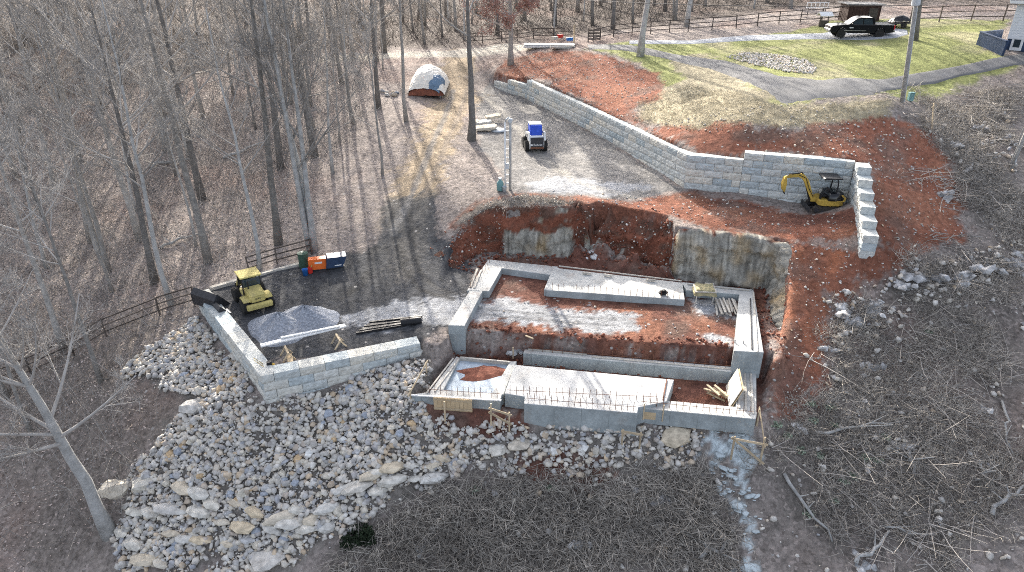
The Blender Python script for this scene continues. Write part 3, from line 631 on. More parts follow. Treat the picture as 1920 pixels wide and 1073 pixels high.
# ------------------------------------------------------------------ rocks
S.cycles.max_bounces = 3; S.cycles.diffuse_bounces = 2; S.cycles.glossy_bounces = 2; S.cycles.use_adaptive_sampling = True; S.cycles.adaptive_threshold = .008; S.cycles.filter_width = 1.0; S.cycles.transmission_bounces = 2; S.cycles.use_denoising = False
def hull_rock(seed, n=16, sx=1, sy=.8, sz=.6, m='rock', rough=.25):
    r = random.Random(seed); bm = bmesh.new()
    for i in range(n):
        z = 1 - 2 * (i + .5) / n; a = i * 2.39996 + r.uniform(-.4, .4); q = math.sqrt(1 - z * z); k = r.uniform(1 - rough, 1)
        bm.verts.new((math.cos(a) * q * k * sx * .5, math.sin(a) * q * k * sy * .5, max(-.38, z * k) * sz * .5))
    res = bmesh.ops.convex_hull(bm, input=bm.verts); 
    bmesh.ops.delete(bm, geom=[v for v in bm.verts if not v.link_faces], context='VERTS'); bmesh.ops.triangulate(bm, faces=bm.faces)
    me = bpy.data.meshes.new('rock'); bm.to_mesh(me); bm.free()
    if m: me.materials.append(M[m])
    return me
def scatter_mesh(name, protos, pos, rotm, scale, m, extra=None):
    Vs, Fs, Rs = [], [], []; off = 0; pick = rng.integers(0, len(protos), len(pos)); rv = rng.random(len(pos))
    for k, me in enumerate(protos):
        v = np.empty(len(me.vertices) * 3); me.vertices.foreach_get('co', v); v = v.reshape(-1, 3)
        f = np.empty(len(me.polygons) * 3, np.int32); me.polygons.foreach_get('vertices', f) if False else me.loops.foreach_get('vertex_index', f); f = f.reshape(-1, 3)
        idx = np.nonzero(pick == k)[0]
        if not len(idx): continue
        w = np.einsum('nij,vj->nvi', rotm[idx], v) * scale[idx][:, None, None] + pos[idx][:, None, :]
        Vs.append(w.reshape(-1, 3)); Fs.append((f[None] + (np.arange(len(idx)) * len(v))[:, None, None] + off).reshape(-1, 3)); Rs.append(np.repeat(rv[idx], len(v))); off += len(idx) * len(v)
    return npmesh(name, np.concatenate(Vs), np.concatenate(Fs), m, dict(rnd=np.concatenate(Rs)))
def rotms(n, tilt=.5):
    a = rng.random(n) * 6.283; bx = rng.normal(0, tilt, n); by = rng.normal(0, tilt, n)
    ca, sa = np.cos(a), np.sin(a); Z = np.zeros(n); O = np.ones(n)
    Rz = np.stack([ca, -sa, Z, sa, ca, Z, Z, Z, O], 1).reshape(-1, 3, 3)
    Rx = np.stack([O, Z, Z, Z, np.cos(bx), -np.sin(bx), Z, np.sin(bx), np.cos(bx)], 1).reshape(-1, 3, 3)
    Ry = np.stack([np.cos(by), Z, np.sin(by), Z, O, Z, -np.sin(by), Z, np.cos(by)], 1).reshape(-1, 3, 3)
    return Rx @ Ry @ Rz
def sample(poly, n, margin=0, dens=None):
    p = np.array(poly); out = []
    tot = 0
    while tot < n:
        x = rng.uniform(p[:, 0].min(), p[:, 0].max(), n); y = rng.uniform(p[:, 1].min(), p[:, 1].max(), n)
        k = sdist(poly, x, y) > margin + (0 if dens is None else dens(x, y))
        out.append(np.stack([x[k], y[k]], 1)); tot += k.sum()
    return np.concatenate(out)[:n]
small = [hull_rock(i, 11, 1, random.Random(i).uniform(.6, .95), random.Random(i).uniform(.45, .8), None, .42) for i in range(14)]
rock_w = gp(rock_px)
rag = lambda x, y: fbm(x, y, 1.2, 3, 120) * .7 - .1
mud = lambda x, y: sstep(fbm(x, y, 2.2, 3, 131) * 3 - .35)
q = sample(rock_w, 12500, 0, lambda x, y: rag(x, y) + mud(x, y) * rng.random(len(x)) * 1.0)
u_ = 960 + FPX * q[:, 0] / (q[:, 1] * CT + 20 * SN); q = q[(u_ < 960) | (rng.random(len(q)) < .65)]
sz = .13 + .46 * rng.random(len(q)) ** 2.4
pos = np.concatenate([q, (H(q[:, 0], q[:, 1]) + sz * .12 + rng.random(len(q)) * .08)[:, None]], 1)
tag(put('rubble', scatter_mesh('rubble', small, pos, rotms(len(q)), sz, 'rubble')), 'grey limestone rubble spread over the slope below the walls', 'rubble', kind='stuff')
# white stones strewn on the red clay and among the brush
dirt_w = gp([(1215, 240), (1680, 215), (1800, 330), (1815, 440), (1650, 525), (1545, 560), (1550, 750), (1440, 792), (1455, 480), (1625, 450), (1630, 320), (1400, 285)])
bank_w = gp([(935, 138), (1000, 100), (1180, 120), (1245, 185), (1215, 235), (1280, 280), (1100, 200)])
brush_w = gp(brush_px); padr_w = gp([(840, 430), (960, 364), (1283, 362), (1600, 400), (1600, 455), (1240, 448), (930, 440)])
q = np.concatenate([sample(dirt_w, 3000), sample(bank_w, 2400), sample(brush_w, 1500, 0, lambda x, y: fbm(x, y, 2, 3, 140) * 4), sample(padr_w, 900), sample(gp([(850, 440), (970, 366), (1090, 398), (930, 432), (880, 470)]), 500), sample(gp([(880, 550), (1380, 590), (1376, 650), (872, 612)]), 260)])
sz = .035 + .22 * rng.random(len(q)) ** 6
pos = np.concatenate([q, (H(q[:, 0], q[:, 1]) + sz * .1)[:, None]], 1)
tag(put('loose_stones', scatter_mesh('loose_stones', small, pos, rotms(len(q)), sz, 'rubble')), 'small pale stones strewn over the red clay', 'stones', kind='stuff')
oval_w = gp([(1362, 108), (1390, 99), (1450, 103), (1510, 114), (1533, 128), (1522, 140), (1470, 136), (1410, 122)])
q = sample(oval_w, 1500); sz = .14 + .16 * rng.random(len(q)); pos = np.concatenate([q, (H(q[:, 0], q[:, 1]) + sz * .25)[:, None]], 1)
tag(put('stone_bed', scatter_mesh('stone_bed', small, pos, rotms(len(q)), sz, 'rubble')), 'oval bed of grey rip-rap stones set in the lawn', 'stones', kind='stuff')

big = [hull_rock(50 + i, 20, 1, .8, .62) for i in range(9)]
flat = [hull_rock(80 + i, 22, 1, .5, .3, 'slabstone', .16) for i in range(7)]
def rock(name, me, x, y, s, label, group=None, rz=None, tilt=.25, lift=.12, cat='rock'):
    o = put(name, me, None, (x, y, float(H(x, y)) + s * lift), (random.gauss(0, tilt), random.gauss(0, tilt), random.uniform(0, 6.28) if rz is None else rz))
    o.scale = (s, s * random.uniform(.85, 1.15), s * random.uniform(.85, 1.2)); return tag(o, label, cat, group)
TONE = {'blue-grey': (.36, .39, .44), 'cream': (.62, .57, .48), 'mid-grey': (.45, .45, .45), 'ochre': (.52, .38, .23), 'near-white': (.68, .67, .64)}
for k, c in TONE.items(): mat('rock_' + k, c, .9, .3, 5, .8, rnd=.12, bscale=9)
toned = {k: [hull_rock(50 + i * 7 + len(k), 20, 1, .8, .62, 'rock_' + k) for i in range(4)] for k in TONE}
for x, y in sample(rock_w, 200, .4, lambda x, y: mud(x, y) * 2):
    z_ = float(H(x, y)); u_ = 960 + FPX * x / (y * CT + (CAM_H - z_) * SN); k = random.choice(('blue-grey', 'cream', 'cream', 'mid-grey', 'mid-grey', 'ochre', 'near-white')); big_ = random.random() < .4
    w_ = 'left of the pad wall' if u_ < 480 and y > 27 else 'low down at the left of the rubble slope' if u_ < 480 else 'below the front of the pad wall' if u_ < 790 and y > 25 else 'low in the middle of the rubble slope' if u_ < 790 else 'below the concrete footings'
    rock('rock', random.choice(toned[k]), x, y, random.uniform(.5, .66) if big_ else random.uniform(.34, .48), ('larger ' if big_ else 'smaller ') + k + ' angular rock ' + w_, ('larger ' if big_ else 'smaller ') + k + ' rocks ' + w_)
rows = [[(330, 905), (420, 960), (500, 975), (590, 965), (660, 930), (700, 905)], [(240, 960), (330, 965), (430, 985), (520, 1000), (600, 985)], [(300, 1010), (400, 1015), (480, 1030)], [(650, 915), (720, 893), (790, 875), (850, 880)], [(690, 935), (760, 905), (830, 890)], [(220, 1000), (260, 1040), (320, 1060)]]
for row in rows:
    w = [G(*p) for p in row]
    for a, b_ in zip(w[:-1], w[1:]):
        k = max(2, int((b_ - a).length / .8)); rz = math.atan2(b_.y - a.y, b_.x - a.x)
        for i in range(k):
            p = a.lerp(b_, (i + random.uniform(.3, .7)) / k)
            rock('stone_slab', random.choice(flat), p.x + random.uniform(-.1, .1), p.y + random.uniform(-.25, .25), random.uniform(.9, 1.65), 'flat pale stone slab in the rough rows at the foot of the rubble', 'flat slabs edging the rubble slope', rz + random.gauss(0, .15), .12, .14, 'stone')
def jag(seed, sx, sy, sz, m, sub=2, amp=.34):
    bm = bmesh.new(); bmesh.ops.create_icosphere(bm, subdivisions=sub, radius=.5); r = random.Random(seed); ox, oy = r.uniform(0, 50), r.uniform(0, 50)
    from mathutils import noise as mn
    for v in bm.verts:
        n_ = mn.fractal(v.co * 2.2 + Vector((ox, oy, 0)), .8, 2.2, 4) ; c = mn.cell(v.co * 4 + Vector((ox, 0, oy)))
        v.co = v.co * (1 + amp * n_ + .12 * c); v.co.x *= sx; v.co.y *= sy; v.co.z *= sz
    me = bpy.data.meshes.new('boulder'); bm.to_mesh(me); bm.free(); me.materials.append(M[m]); return me
for i, (x, y, s, l) in enumerate([(222, 915, 1.7, 'big ochre and white boulder behind the leaning pale trunk'), (270, 905, 1.2, 'cream boulder right of the big ochre boulder'), (505, 1045, 1.7, 'flat ochre stained boulder at the bottom edge of the rubble'),
                              (365, 765, 1.3, 'ochre boulder on the left edge of the rubble'), (585, 975, .9, 'rounded pale boulder in the bottom slab row'), (612, 990, .8, 'pale grey boulder just right of the bottom slab row'),
                              (933, 840, 1.1, 'flat grey slab boulder below the thick slab'), (975, 832, 1.2, 'low pale slab right of the flat grey slab'), (1265, 818, 1.5, 'large cream slab at the foot of the front footing')]):
    p = G(x, y); o = put('boulder', jag(i, 1, .8, .5 if i not in (6, 7, 2) else .28, 'slabstone'), None, p, (0, 0, random.uniform(0, 1))); o.scale = (s,) * 3; tag(o, l, 'boulder')
def cluster(seed):
    r = random.Random(seed); V, F_ = [], []
    for k in range(11):
        me = hull_rock(seed * 31 + k, 13, 1, .8, .75, None, .4); s_ = r.uniform(.2, .6); c = Vector((max(-.42, min(.42, r.gauss(0, .26))), max(-.36, min(.36, r.gauss(0, .22))), r.uniform(-.1, .12)))
        if k == 0: s_ = .8; c = Vector((0, 0, -.08)); e = Euler((r.gauss(0, .5), r.gauss(0, .5), r.uniform(0, 6))).to_matrix()
        o_ = len(V); V += [tuple(c + e @ (v.co * s_)) for v in me.vertices]; F_ += [tuple(i + o_ for i in p_.vertices) for p_ in me.polygons]; bpy.data.meshes.remove(me)
    me = bpy.data.meshes.new('outcrop'); me.from_pydata(V, [], F_); me.materials.append(M['limestone']); return me
oc = [(1575, 575, 1.5), (1640, 570, 1.6), (1690, 530, 1.5), (1725, 515, 1.7), (1760, 520, 1.5), (1805, 515, 1.9), (1850, 500, 1.5), (1895, 490, 1.6), (1770, 365, 1.3), (1555, 650, 1.1), (1600, 600, 1.4), (1640, 690, 1.2), (1500, 800, .9), (1690, 835, 1.0),
      (1830, 240, 1.2), (1790, 270, 1.2), (1850, 290, 1.3), (1890, 260, 1.4), (1880, 215, .9), (1240, 930, 1.1), (1090, 1015, 1.2), (790, 1025, .9), (1110, 1065, .9), (1620, 1060, 1.0), (1845, 765, .9), (905, 470, .9), (965, 662, .8), (1115, 480, .9)]
ORD = ['first', 'second', 'third', 'fourth', 'fifth', 'sixth', 'seventh', 'eighth']
OCL = ['white limestone outcrop, %s from the left in the row right of the red ramp' % q_ for q_ in ORD] + ['lone pale outcrop right of the stepped wall end', 'outcrop at the lower right edge of the red ramp', 'outcrop just below the outcrop row, near the red ramp', 'pale outcrop in the brush below the outcrop row',
  'small outcrop right of the front batter board', 'outcrop behind the long pale fallen trunk', 'outcrop below the driveway, nearest the utility pole stake', 'outcrop left of its neighbours below the driveway', 'lowest outcrop below the driveway', 'outcrop beside the leaning pole', 'topmost small outcrop below the driveway at the right', 'white outcrop in the bottom brush left of the concrete spill',
  'outcrop in the bottom brush below the thick slab', 'outcrop at the bottom left beyond the evergreen shrub', 'outcrop at the very bottom edge of centre', 'outcrop at the bottom right beside the short thick log', 'small outcrop beside the upright grey branch', 'pale rock lump at the left end of the cut bank', 'rock lump beside the low footing end in the pit', 'rock lump at the middle foot of the cut bank']
for i, (x, y, s) in enumerate(oc):
    p = G(x, y); o = put('outcrop', cluster(100 + i), None, p - Vector((0, 0, .08 * s)), (random.gauss(0, .2), random.gauss(0, .2), random.uniform(0, 6))); o.scale = (s * 1.25, s * 1.1, s)
    tag(o, OCL[i], 'rock', 'limestone outcrops')
for i, (x, y, rz, s) in enumerate([(905, 232, .3, 1.6), (912, 245, .2, 1.9), (925, 228, .4, 1.5), (892, 232, 1, 1.0)]):
    p = G(x, y); o = MB().prism([(-.5, -.25), (.35, -.28), (.5, 0), (.42, .26), (-.42, .24)], 0, .22).build('stone_slab', 'slabstone', None, .03); o.location = p + Vector((0, 0, .16 * (i % 3))); o.rotation_euler = (.06, -.05, rz); o.scale = (s, s, 1)
    tag(o, 'thick cream stone slab piled beside the dark tree', 'stone', 'cream slabs beside the dark tree')

# ------------------------------------------------------------------ woody growth
def twig_arrays(B, D, Ln, r, bend, segs=2, taper=.75, sides=3):
    n = len(B); Vs = []
    a = np.cross(D, np.array((.31, .17, .93))); a /= np.linalg.norm(a, axis=1, keepdims=True) + 1e-9; b_ = np.cross(D, a)
    for k in range(segs + 1):
        t = k / segs; p = B + (D * t + bend * t * t) * Ln[:, None]; rr = (r * (1 - taper * t))[:, None]
        for j in range(sides):
            g = 2 * math.pi * j / sides; Vs.append(p + (a * math.cos(g) + b_ * math.sin(g)) * rr)
    V = np.stack(Vs, 1); per = (segs + 1) * sides
    f = np.array([(k * sides + j, k * sides + (j + 1) % sides, (k + 1) * sides + (j + 1) % sides, (k + 1) * sides + j) for k in range(segs) for j in range(sides)])
    F = f[None] + (np.arange(n) * per)[:, None, None]
    return V.reshape(-1, 3), F.reshape(-1, 4)
def merge(l):
    Vs, Fs, o = [], [], 0
    for v, f in l: Vs.append(v); Fs.append(f + o); o += len(v)
    return np.concatenate(Vs), np.concatenate(Fs)
def unit(v): return v / (np.linalg.norm(v, axis=1, keepdims=True) + 1e-9)
def make_tree(seed, Ht, r0, cb=.4, spread=4.5, n1=20, up=.55, bark='bark', leaves=None, forks=1, twigm='twig', dens=1.0):
    g = np.random.default_rng(seed); K = 10; mb = MB(); ends = []
    lines = []
    for fk in range(forks):
        hz = np.linspace(0, Ht * (1 if fk == 0 else g.uniform(.85, 1)), K); dx, dy = g.normal(0, .02, 2); wx = np.cumsum(g.normal(0, .06, K)) + dx * hz; wy = np.cumsum(g.normal(0, .06, K)) + dy * hz
        if fk: a = g.uniform(0, 6.28); wx = wx * .5 + math.cos(a) * (.25 + hz * .045); wy = wy * .5 + math.sin(a) * (.25 + hz * .045)
        wx[0] *= .3; wy[0] *= .3
        pts = np.stack([wx, wy, hz], 1); rad = r0 * (1 if fk == 0 else .75) * (1 - .86 * (hz / Ht)) ; rad[0] *= 1.35
        pts[0, 2] = -.3; mb.tube([Vector(p) for p in pts], list(rad), 8, True); lines.append((pts, rad, hz))
    def level(B, D, Ln, r, n, t0, t1, ratio, ang, bd):
        """children along parents (B,D,Ln,bend)"""
        Bp, Dp, Lp, rp, bp = B; m_ = len(Bp)
        i = np.repeat(np.arange(m_), n); t = g.uniform(t0, t1, len(i))
        base = Bp[i] + (Dp[i] * t[:, None] + bp[i] * (t ** 2)[:, None]) * Lp[i][:, None]
        dirn = unit(unit(Dp[i] + 2 * bp[i] * t[:, None]) + g.normal(0, ang, (len(i), 3)) + np.array((0, 0, .12)))
        L2 = Lp[i] * ratio * g.uniform(.6, 1.2, len(i)) * (1.15 - .5 * t); r2 = rp[i] * (1 - .7 * t) * .55
        return base, dirn, L2, r2, g.normal(0, bd, (len(i), 3)) + np.array((0, 0, .08))
    P1 = []
    for pts, rad, hz in lines:
        t = np.sort(g.uniform(cb, .99, int(n1 / forks) if forks > 1 else n1)); z = t * hz[-1]
        b0 = np.stack([np.interp(z, hz, pts[:, 0]), np.interp(z, hz, pts[:, 1]), z], 1); az = g.uniform(0, 6.28, len(t)); el = up + (t - cb) / (1 - cb) * .45 + g.normal(0, .12, len(t))
        D = np.stack([np.cos(az) * np.cos(el), np.sin(az) * np.cos(el), np.sin(el)], 1); Ln = spread * (1.25 - .8 * (t - cb) / (1 - cb)) * g.uniform(.6, 1.1, len(t))
        P1.append((b0, D, Ln, np.interp(z, hz, rad) * .5, np.stack([g.normal(0, .08, len(t)), g.normal(0, .08, len(t)), g.uniform(.05, .3, len(t))], 1)))
    P1 = tuple(np.concatenate(x) for x in zip(*P1)); P1 = (P1[0], P1[1], P1[2], np.clip(P1[3], .025, .11), P1[4])
    P2 = level(P1, 0, 0, 0, int(6 * dens + .5), .25, 1, .45, .5, .12); P3 = level(P2, 0, 0, 0, int(6 * dens + .5), .2, 1, .5, .55, .15); P4 = level(P3, 0, 0, 0, 5, .2, 1, .6, .6, .2)
    P2 = (*P2[:3], np.clip(P2[3], .014, .05), P2[4]); P3 = (*P3[:3], np.clip(P3[3], .012, .022), P3[4]); P4 = (*P4[:3], np.full(len(P4[0]), .011), P4[4])
    V, F_ = merge([twig_arrays(*P1, segs=4, sides=5), twig_arrays(*P2, segs=3), twig_arrays(*P3), twig_arrays(*P4, segs=1)])
    tr = mb.mesh('trunk', bark, smooth=True); cr = npmesh('crown', V, F_, twigm)
    lf = None
    if leaves:
        k = g.integers(0, len(P3[0]), 11000); p = P3[0][k] + P3[1][k] * (g.random(11000) * P3[2][k])[:, None] + g.normal(0, .2, (11000, 3))
        lf = leaf_mesh('leaves', p, g.uniform(.14, .26, 11000), leaves)
    return tr, cr, lf
def leaf_mesh(name, p, s, m, flat_=False):
    n = len(p); a = rng.normal(0, 1, (n, 3)); 
    if flat_: a[:, 2] *= .25
    a = unit(a); c = unit(np.cross(a, rng.normal(0, 1, (n, 3)) * (np.array((.3, .3, 1)) if flat_ else 1))); w = np.cross(a, c) * .12
    V = np.stack([p - a * s[:, None] * .5, p + (c * .3 + w) * s[:, None], p + a * s[:, None] * .5, p - (c * .3 - w) * s[:, None]], 1).reshape(-1, 3)
    b0 = np.arange(n) * 4; return npmesh(name, V, np.concatenate([np.stack([b0, b0 + 1, b0 + 2], 1), np.stack([b0, b0 + 2, b0 + 3], 1)]), m)
PROTO = [make_tree(1, 20, .24, .42, 4.6, 20), make_tree(2, 17, .17, .45, 3.6, 18), make_tree(3, 22, .28, .5, 5.2, 22, bark='bark'), make_tree(4, 13, .10, .35, 2.6, 15), make_tree(5, 18, .2, .38, 4.5, 20, forks=2), make_tree(6, 15, .13, .4, 3.4, 16, bark='pale_bark'), make_tree(7, 21, .26, .4, 5.5, 24, bark='dark_bark')]
def tree(pr, x, y, label, group=None, sc=1., tilt=(0, 0), z=None, name='bare_tree', rz=None):
    o = thing(name, label, 'tree', (x, y, float(H(x, y)) if z is None else z), random.uniform(0, 6.28) if rz is None else rz, group); o.rotation_euler.x, o.rotation_euler.y = tilt; o.scale = (sc,) * 3
    put('trunk', pr[0], o); put('crown', pr[1], o)
    if pr[2]: put('leaves', pr[2], o)
    return o
PALE = make_tree(21, 17, .27, .33, 5.0, 26, bark='pale_bark', forks=3, up=.95); LEAN = make_tree(22, 13, .3, .38, 4.2, 22, bark='pale_bark', up=.5); DARK = make_tree(23, 14, .3, .55, 4.5, 9, bark='dark_bark', dens=.7)
RUS = make_tree(24, 13, .3, .22, 4.2, 22, leaves='russet', up=.2); SLIM = make_tree(25, 15, .14, .4, 3.2, 15, bark='pale_bark', dens=.8); POLE = make_tree(26, 20, .3, .6, 5, 16, bark='pale_bark')
placed = []
def named(pr, x, y, label, **k):
    p = G(x, y); placed.append((p.x, p.y)); return tree(pr, p.x, p.y, label, **k)
named(LEAN, 205, 1000, 'thick pale trunk leaning left at the lower left of the rubble', tilt=(0, R(-5)), rz=0)
named(PALE, 585, 470, 'pale many-stemmed tree above the orange box on the gravel pad')
named(SLIM, 486, 505, 'slim pale tree directly behind the yellow loader')
named(SLIM, 322, 572, 'slim grey tree just left of the block wall end', sc=1.15)
named(PROTO[6], 380, 376, 'dark thick trunk deep in the left wood, left of the pale stems')
named(DARK, 884, 264, 'dark forked tree between the dirt path and the upper yard')
named(RUS, 957, 121, 'tree with russet leaves still on, beside the junk pile', name='russet_tree')
named(POLE, 1201, 106, 'tall pale trunk at the left edge of the lawn')
named(POLE, 1287, 50, 'pale trunk by the fence behind the gravel strip', sc=.9)
named(PROTO[6], 1716, 76, 'dark trunk standing just right of the utility pole', sc=.8, tilt=(0, R(-6)), rz=0)
named(PROTO[1], 762, 228, 'thin bare tree left of the tan dirt path')
named(PROTO[3], 716, 330, 'slender sapling-like tree on the left edge of the dirt path')
named(PROTO[1], 190, 716, 'dark thin trunk at the lower end of the left rail fence', sc=.8)
named(PROTO[3], 62, 815, 'thin trunk near the left frame edge below the fence')
named(PROTO[3], 1893, 318, 'thin bare trunk at the right frame edge among outcrops', sc=.5)
keep_out = [gp([(365, 590), (500, 770), (800, 670), (900, 620), (930, 430), (980, 360), (940, 200), (1000, 80), (820, 80), (690, 330), (620, 470), (500, 500)]), rock_w]
def free(x, y, d_):
    if any(sdist(k, np.array([x]), np.array([y]))[0] > -1.0 for k in keep_out): return False
    return all((x - a) ** 2 + (y - b_) ** 2 > d_ * d_ for a, b_ in placed)
KIND = ['tall grey tree', 'mid-sized grey tree', 'tall thick grey tree', 'thin young tree', 'twin-stemmed grey tree', 'slim pale tree', 'tall dark-barked tree']
def treelabel(kd, x, y):
    u_ = 960 + FPX * x / (y * CT + CAM_H * SN)
    if u_ > 850: w_ = 'behind the junk pile' if u_ < 1110 else 'behind the fence left of the shed' if u_ < 1560 else 'behind the shed and pickup' if u_ < 1720 else 'behind the fence right of the shed'
    else: w_ = ('beyond the pale road' if y > 80 else 'far in the left wood' if y > 60 else 'midway in the left wood' if y > 42 else 'near in the left wood') + (' by the frame edge' if u_ < 150 else ' off the frame edge' if u_ < 400 else ' nearer the dirt path')
    return 'bare ' + KIND[kd] + ' ' + w_, KIND[kd] + 's ' + w_
tries = 0; nt = 0
while tries < 4000 and nt < 150:
    tries += 1; y = random.uniform(26, 112); x = random.uniform(-.82 * y - 4, -6 + (y - 60) * .02)
    if y > 77 and x > -14 and y < 92: continue
    if y < 60 and x > -11: continue
    if free(x, y, 2.5):
        placed.append((x, y)); nt += 1; kd = random.choice((0, 0, 1, 1, 2, 3, 3, 4, 5, 5, 6)); lb, gr = treelabel(kd, x, y); tree(PROTO[kd], x, y, lb, gr, random.uniform(.75, 1.1), (random.gauss(0, .035), random.gauss(0, .035)))
nt = 0; tries = 0
while nt < 85 and tries < 3000:
    tries += 1; y = random.uniform(84, 118); x = random.uniform(-12, .8 * y)
    if x > 34 and y < 92: continue
    if free(x, y, 3.6):
        placed.append((x, y)); nt += 1; kd = random.randrange(7); lb, gr = treelabel(kd, x, y); tree(PROTO[kd], x, y, lb, gr, random.uniform(.7, 1.05), (random.gauss(0, .03), random.gauss(0, .03)))
# undergrowth and brush
def scrub(name, q, n_per, hmin, hmax, r, m, label, lean=.8, spreadr=.25):
    n = len(q) * n_per; i = np.repeat(np.arange(len(q)), n_per); b0 = q[i] + rng.normal(0, spreadr, (n, 2)); B = np.concatenate([b0, (H(b0[:, 0], b0[:, 1]) - .03)[:, None]], 1)
    D = unit(np.concatenate([rng.normal(0, lean, (n, 2)), np.abs(rng.normal(.8, .4, (n, 1)))], 1)); Ln = rng.uniform(hmin, hmax, n); bend = rng.normal(0, .28, (n, 3)); bend[:, 2] -= .25
    t1 = twig_arrays(B, D, Ln, np.full(n, r), bend, segs=2)
    k = rng.integers(0, n, n); t = rng.uniform(.3, .9, n); B2 = B[k] + (D[k] * t[:, None] + bend[k] * (t ** 2)[:, None]) * Ln[k][:, None]
    D2 = unit(D[k] + rng.normal(0, .6, (n, 3))); t2 = twig_arrays(B2, D2, Ln[k] * rng.uniform(.3, .6, n), np.full(n, r * .6), rng.normal(0, .25, (n, 3)), segs=1)
    V, F_ = merge([t1, t2]); rv = rng.random(len(q)); rv = np.concatenate([np.repeat(np.clip(rv[i] + rng.normal(0, .15, n), 0, 1), 9), np.repeat(np.clip(rv[i][k] + rng.normal(0, .15, n), 0, 1), 6)])
    return tag(put(name, npmesh(name, V, F_, m, dict(rnd=rv))), label, 'brush', kind='stuff')
lowbrush = gp([(600, 1073), (720, 960), (880, 895), (1000, 890), (1240, 885), (1310, 850), (1315, 920), (1370, 1000), (1375, 1073)])
scrub('brush', np.concatenate([sample(lowbrush, 1700, 0, lambda x, y: fbm(x, y, 1.5, 3, 150) * 1.2), ]), 8, .4, 1.2, .019, 'brushtwig', 'grey-brown dead brush covering the slope at the bottom', lean=1.7, spreadr=.3)
rb = gp([(1430, 840), (1460, 770), (1560, 720), (1560, 580), (1660, 530), (1820, 450), (1780, 320), (1700, 230), (1740, 190), (1920, 165), (1920, 1073), (1430, 1073)])
scrub('brush', sample(rb, 5200, 0, lambda x, y: fbm(x, y, 2.0, 3, 151) * 5 + .8), 6, .2, .95, .0135, 'brushtwig', 'dark tangled brush over the rocky slope on the right', lean=1.1)
fw = [(-70, 95), (-16, 95), (-13, 60), (-15, 42), (-19, 36), (-17, 24), (-30, 18), (-60, 40)]
scrub('undergrowth', sample(fw, 4200), 4, .5, 3.4, .017, 'undertwig', 'thin bare undergrowth between the trees of the left wood', lean=.5, spreadr=.4)
scrub('undergrowth', sample([(-12, 88), (75, 84), (110, 125), (-15, 125)], 3000), 4, .6, 3.2, .02, 'darktwig', 'thin bare undergrowth in the wood behind the fence', lean=.5, spreadr=.5)
scrub('undergrowth', sample([(-85, 84), (-12, 86), (-14, 130), (-110, 130)], 2600), 4, .6, 3.2, .02, 'darktwig', 'thin bare undergrowth beyond the pale road at the top left', lean=.5, spreadr=.5)
q = sample(fw, 42000); q = q[sdist(keep_out[0], q[:, 0], q[:, 1]) < -.3]
tag(put('leaf_litter', leaf_mesh('leaf_litter', np.concatenate([q, (H(q[:, 0], q[:, 1]) + .02)[:, None]], 1), rng.uniform(.09, .18, len(q)), 'leaf', True)), 'pale fallen leaves covering the floor of the left wood', 'leaves', kind='stuff')
scrub('bank_scrub', sample(gp([(850, 440), (900, 395), (970, 366), (1060, 378), (1090, 398), (1000, 408), (930, 432), (880, 470)]), 420), 6, .15, .5, .012, 'brushtwig', 'dead grass and roots along the lip of the cut bank', lean=1.2, spreadr=.25)
sg = gp([(1195, 190), (1290, 160), (1470, 203), (1690, 196), (1660, 232), (1500, 246), (1300, 250), (1190, 228)])
scrub('dry_grass', sample(sg, 1500), 5, .15, .35, .009, 'strawgrass', 'straw coloured dry grass on the bank below the driveway', lean=.7, spreadr=.12)
spq = sample(gp([(1335, 800), (1412, 815), (1410, 870), (1402, 900), (1420, 1000), (1412, 1073), (1385, 1073), (1390, 990), (1345, 920), (1330, 880)]), 70, .05, lambda x, y: fbm(x, y, .7, 3, 190) * .8); sz = .2 + .7 * rng.random(len(spq)) ** 2; mat('spillc', (.50, .555, .57), .85, .25, 3, .4)
pl_ = [hull_rock(300 + i, 16, 1, .8, .07, None, .4) for i in range(8)]; rm = rotms(len(spq), .12)
tag(put('concrete_spill', scatter_mesh('concrete_spill', pl_, np.concatenate([spq, (H(spq[:, 0], spq[:, 1]) + .02)[:, None]], 1), rm, sz, 'spillc')), 'pale blue-grey spilled concrete running downhill from the right front corner', 'concrete spill', kind='stuff')
free_ = np.nonzero((CLR < .5))[0]; k = rng.choice(free_, 900); cp = CLV[k] + rng.normal(0, .05, (900, 3)); sz = .04 + .22 * rng.random(900) ** 4
tag(put('bank_stones', scatter_mesh('bank_stones', small, cp, rotms(900), sz, 'rubble')), 'small stones stuck in the red cut bank', 'stones', kind='stuff')
k = rng.choice(free_, 1600); cp = CLV[k] + rng.normal(0, .06, (1600, 3)); sz = .06 + .26 * rng.random(1600) ** 3
tag(put('bank_clods', scatter_mesh('bank_clods', small, cp, rotms(1600), sz, 'clay')), 'rough clay clods on the face of the red cut bank', 'clods', kind='stuff')
k = rng.integers(0, len(cx), 900); off_ = rng.uniform(-.9, .5, 900); cq = np.stack([cx[k] + nxn[k] * off_, cy[k] + nyn[k] * off_], 1); b0 = np.array(bankline); t_ = rng.random(700); bx = np.interp(t_, np.linspace(0, 1, len(b0)), b0[:, 0]); by = np.interp(t_, np.linspace(0, 1, len(b0)), b0[:, 1]) + rng.uniform(-1.4, .3, 700)
cq = np.concatenate([cq, np.stack([bx, by], 1)]); sz = .06 + .3 * rng.random(len(cq)) ** 3
tag(put('clay_clods', scatter_mesh('clay_clods', small, np.concatenate([cq, (H(cq[:, 0], cq[:, 1]) + sz * .2)[:, None]], 1), rotms(len(cq)), sz, 'clay')), 'crumbled red clay clods below the cut bank and pit edge', 'clods', kind='stuff')
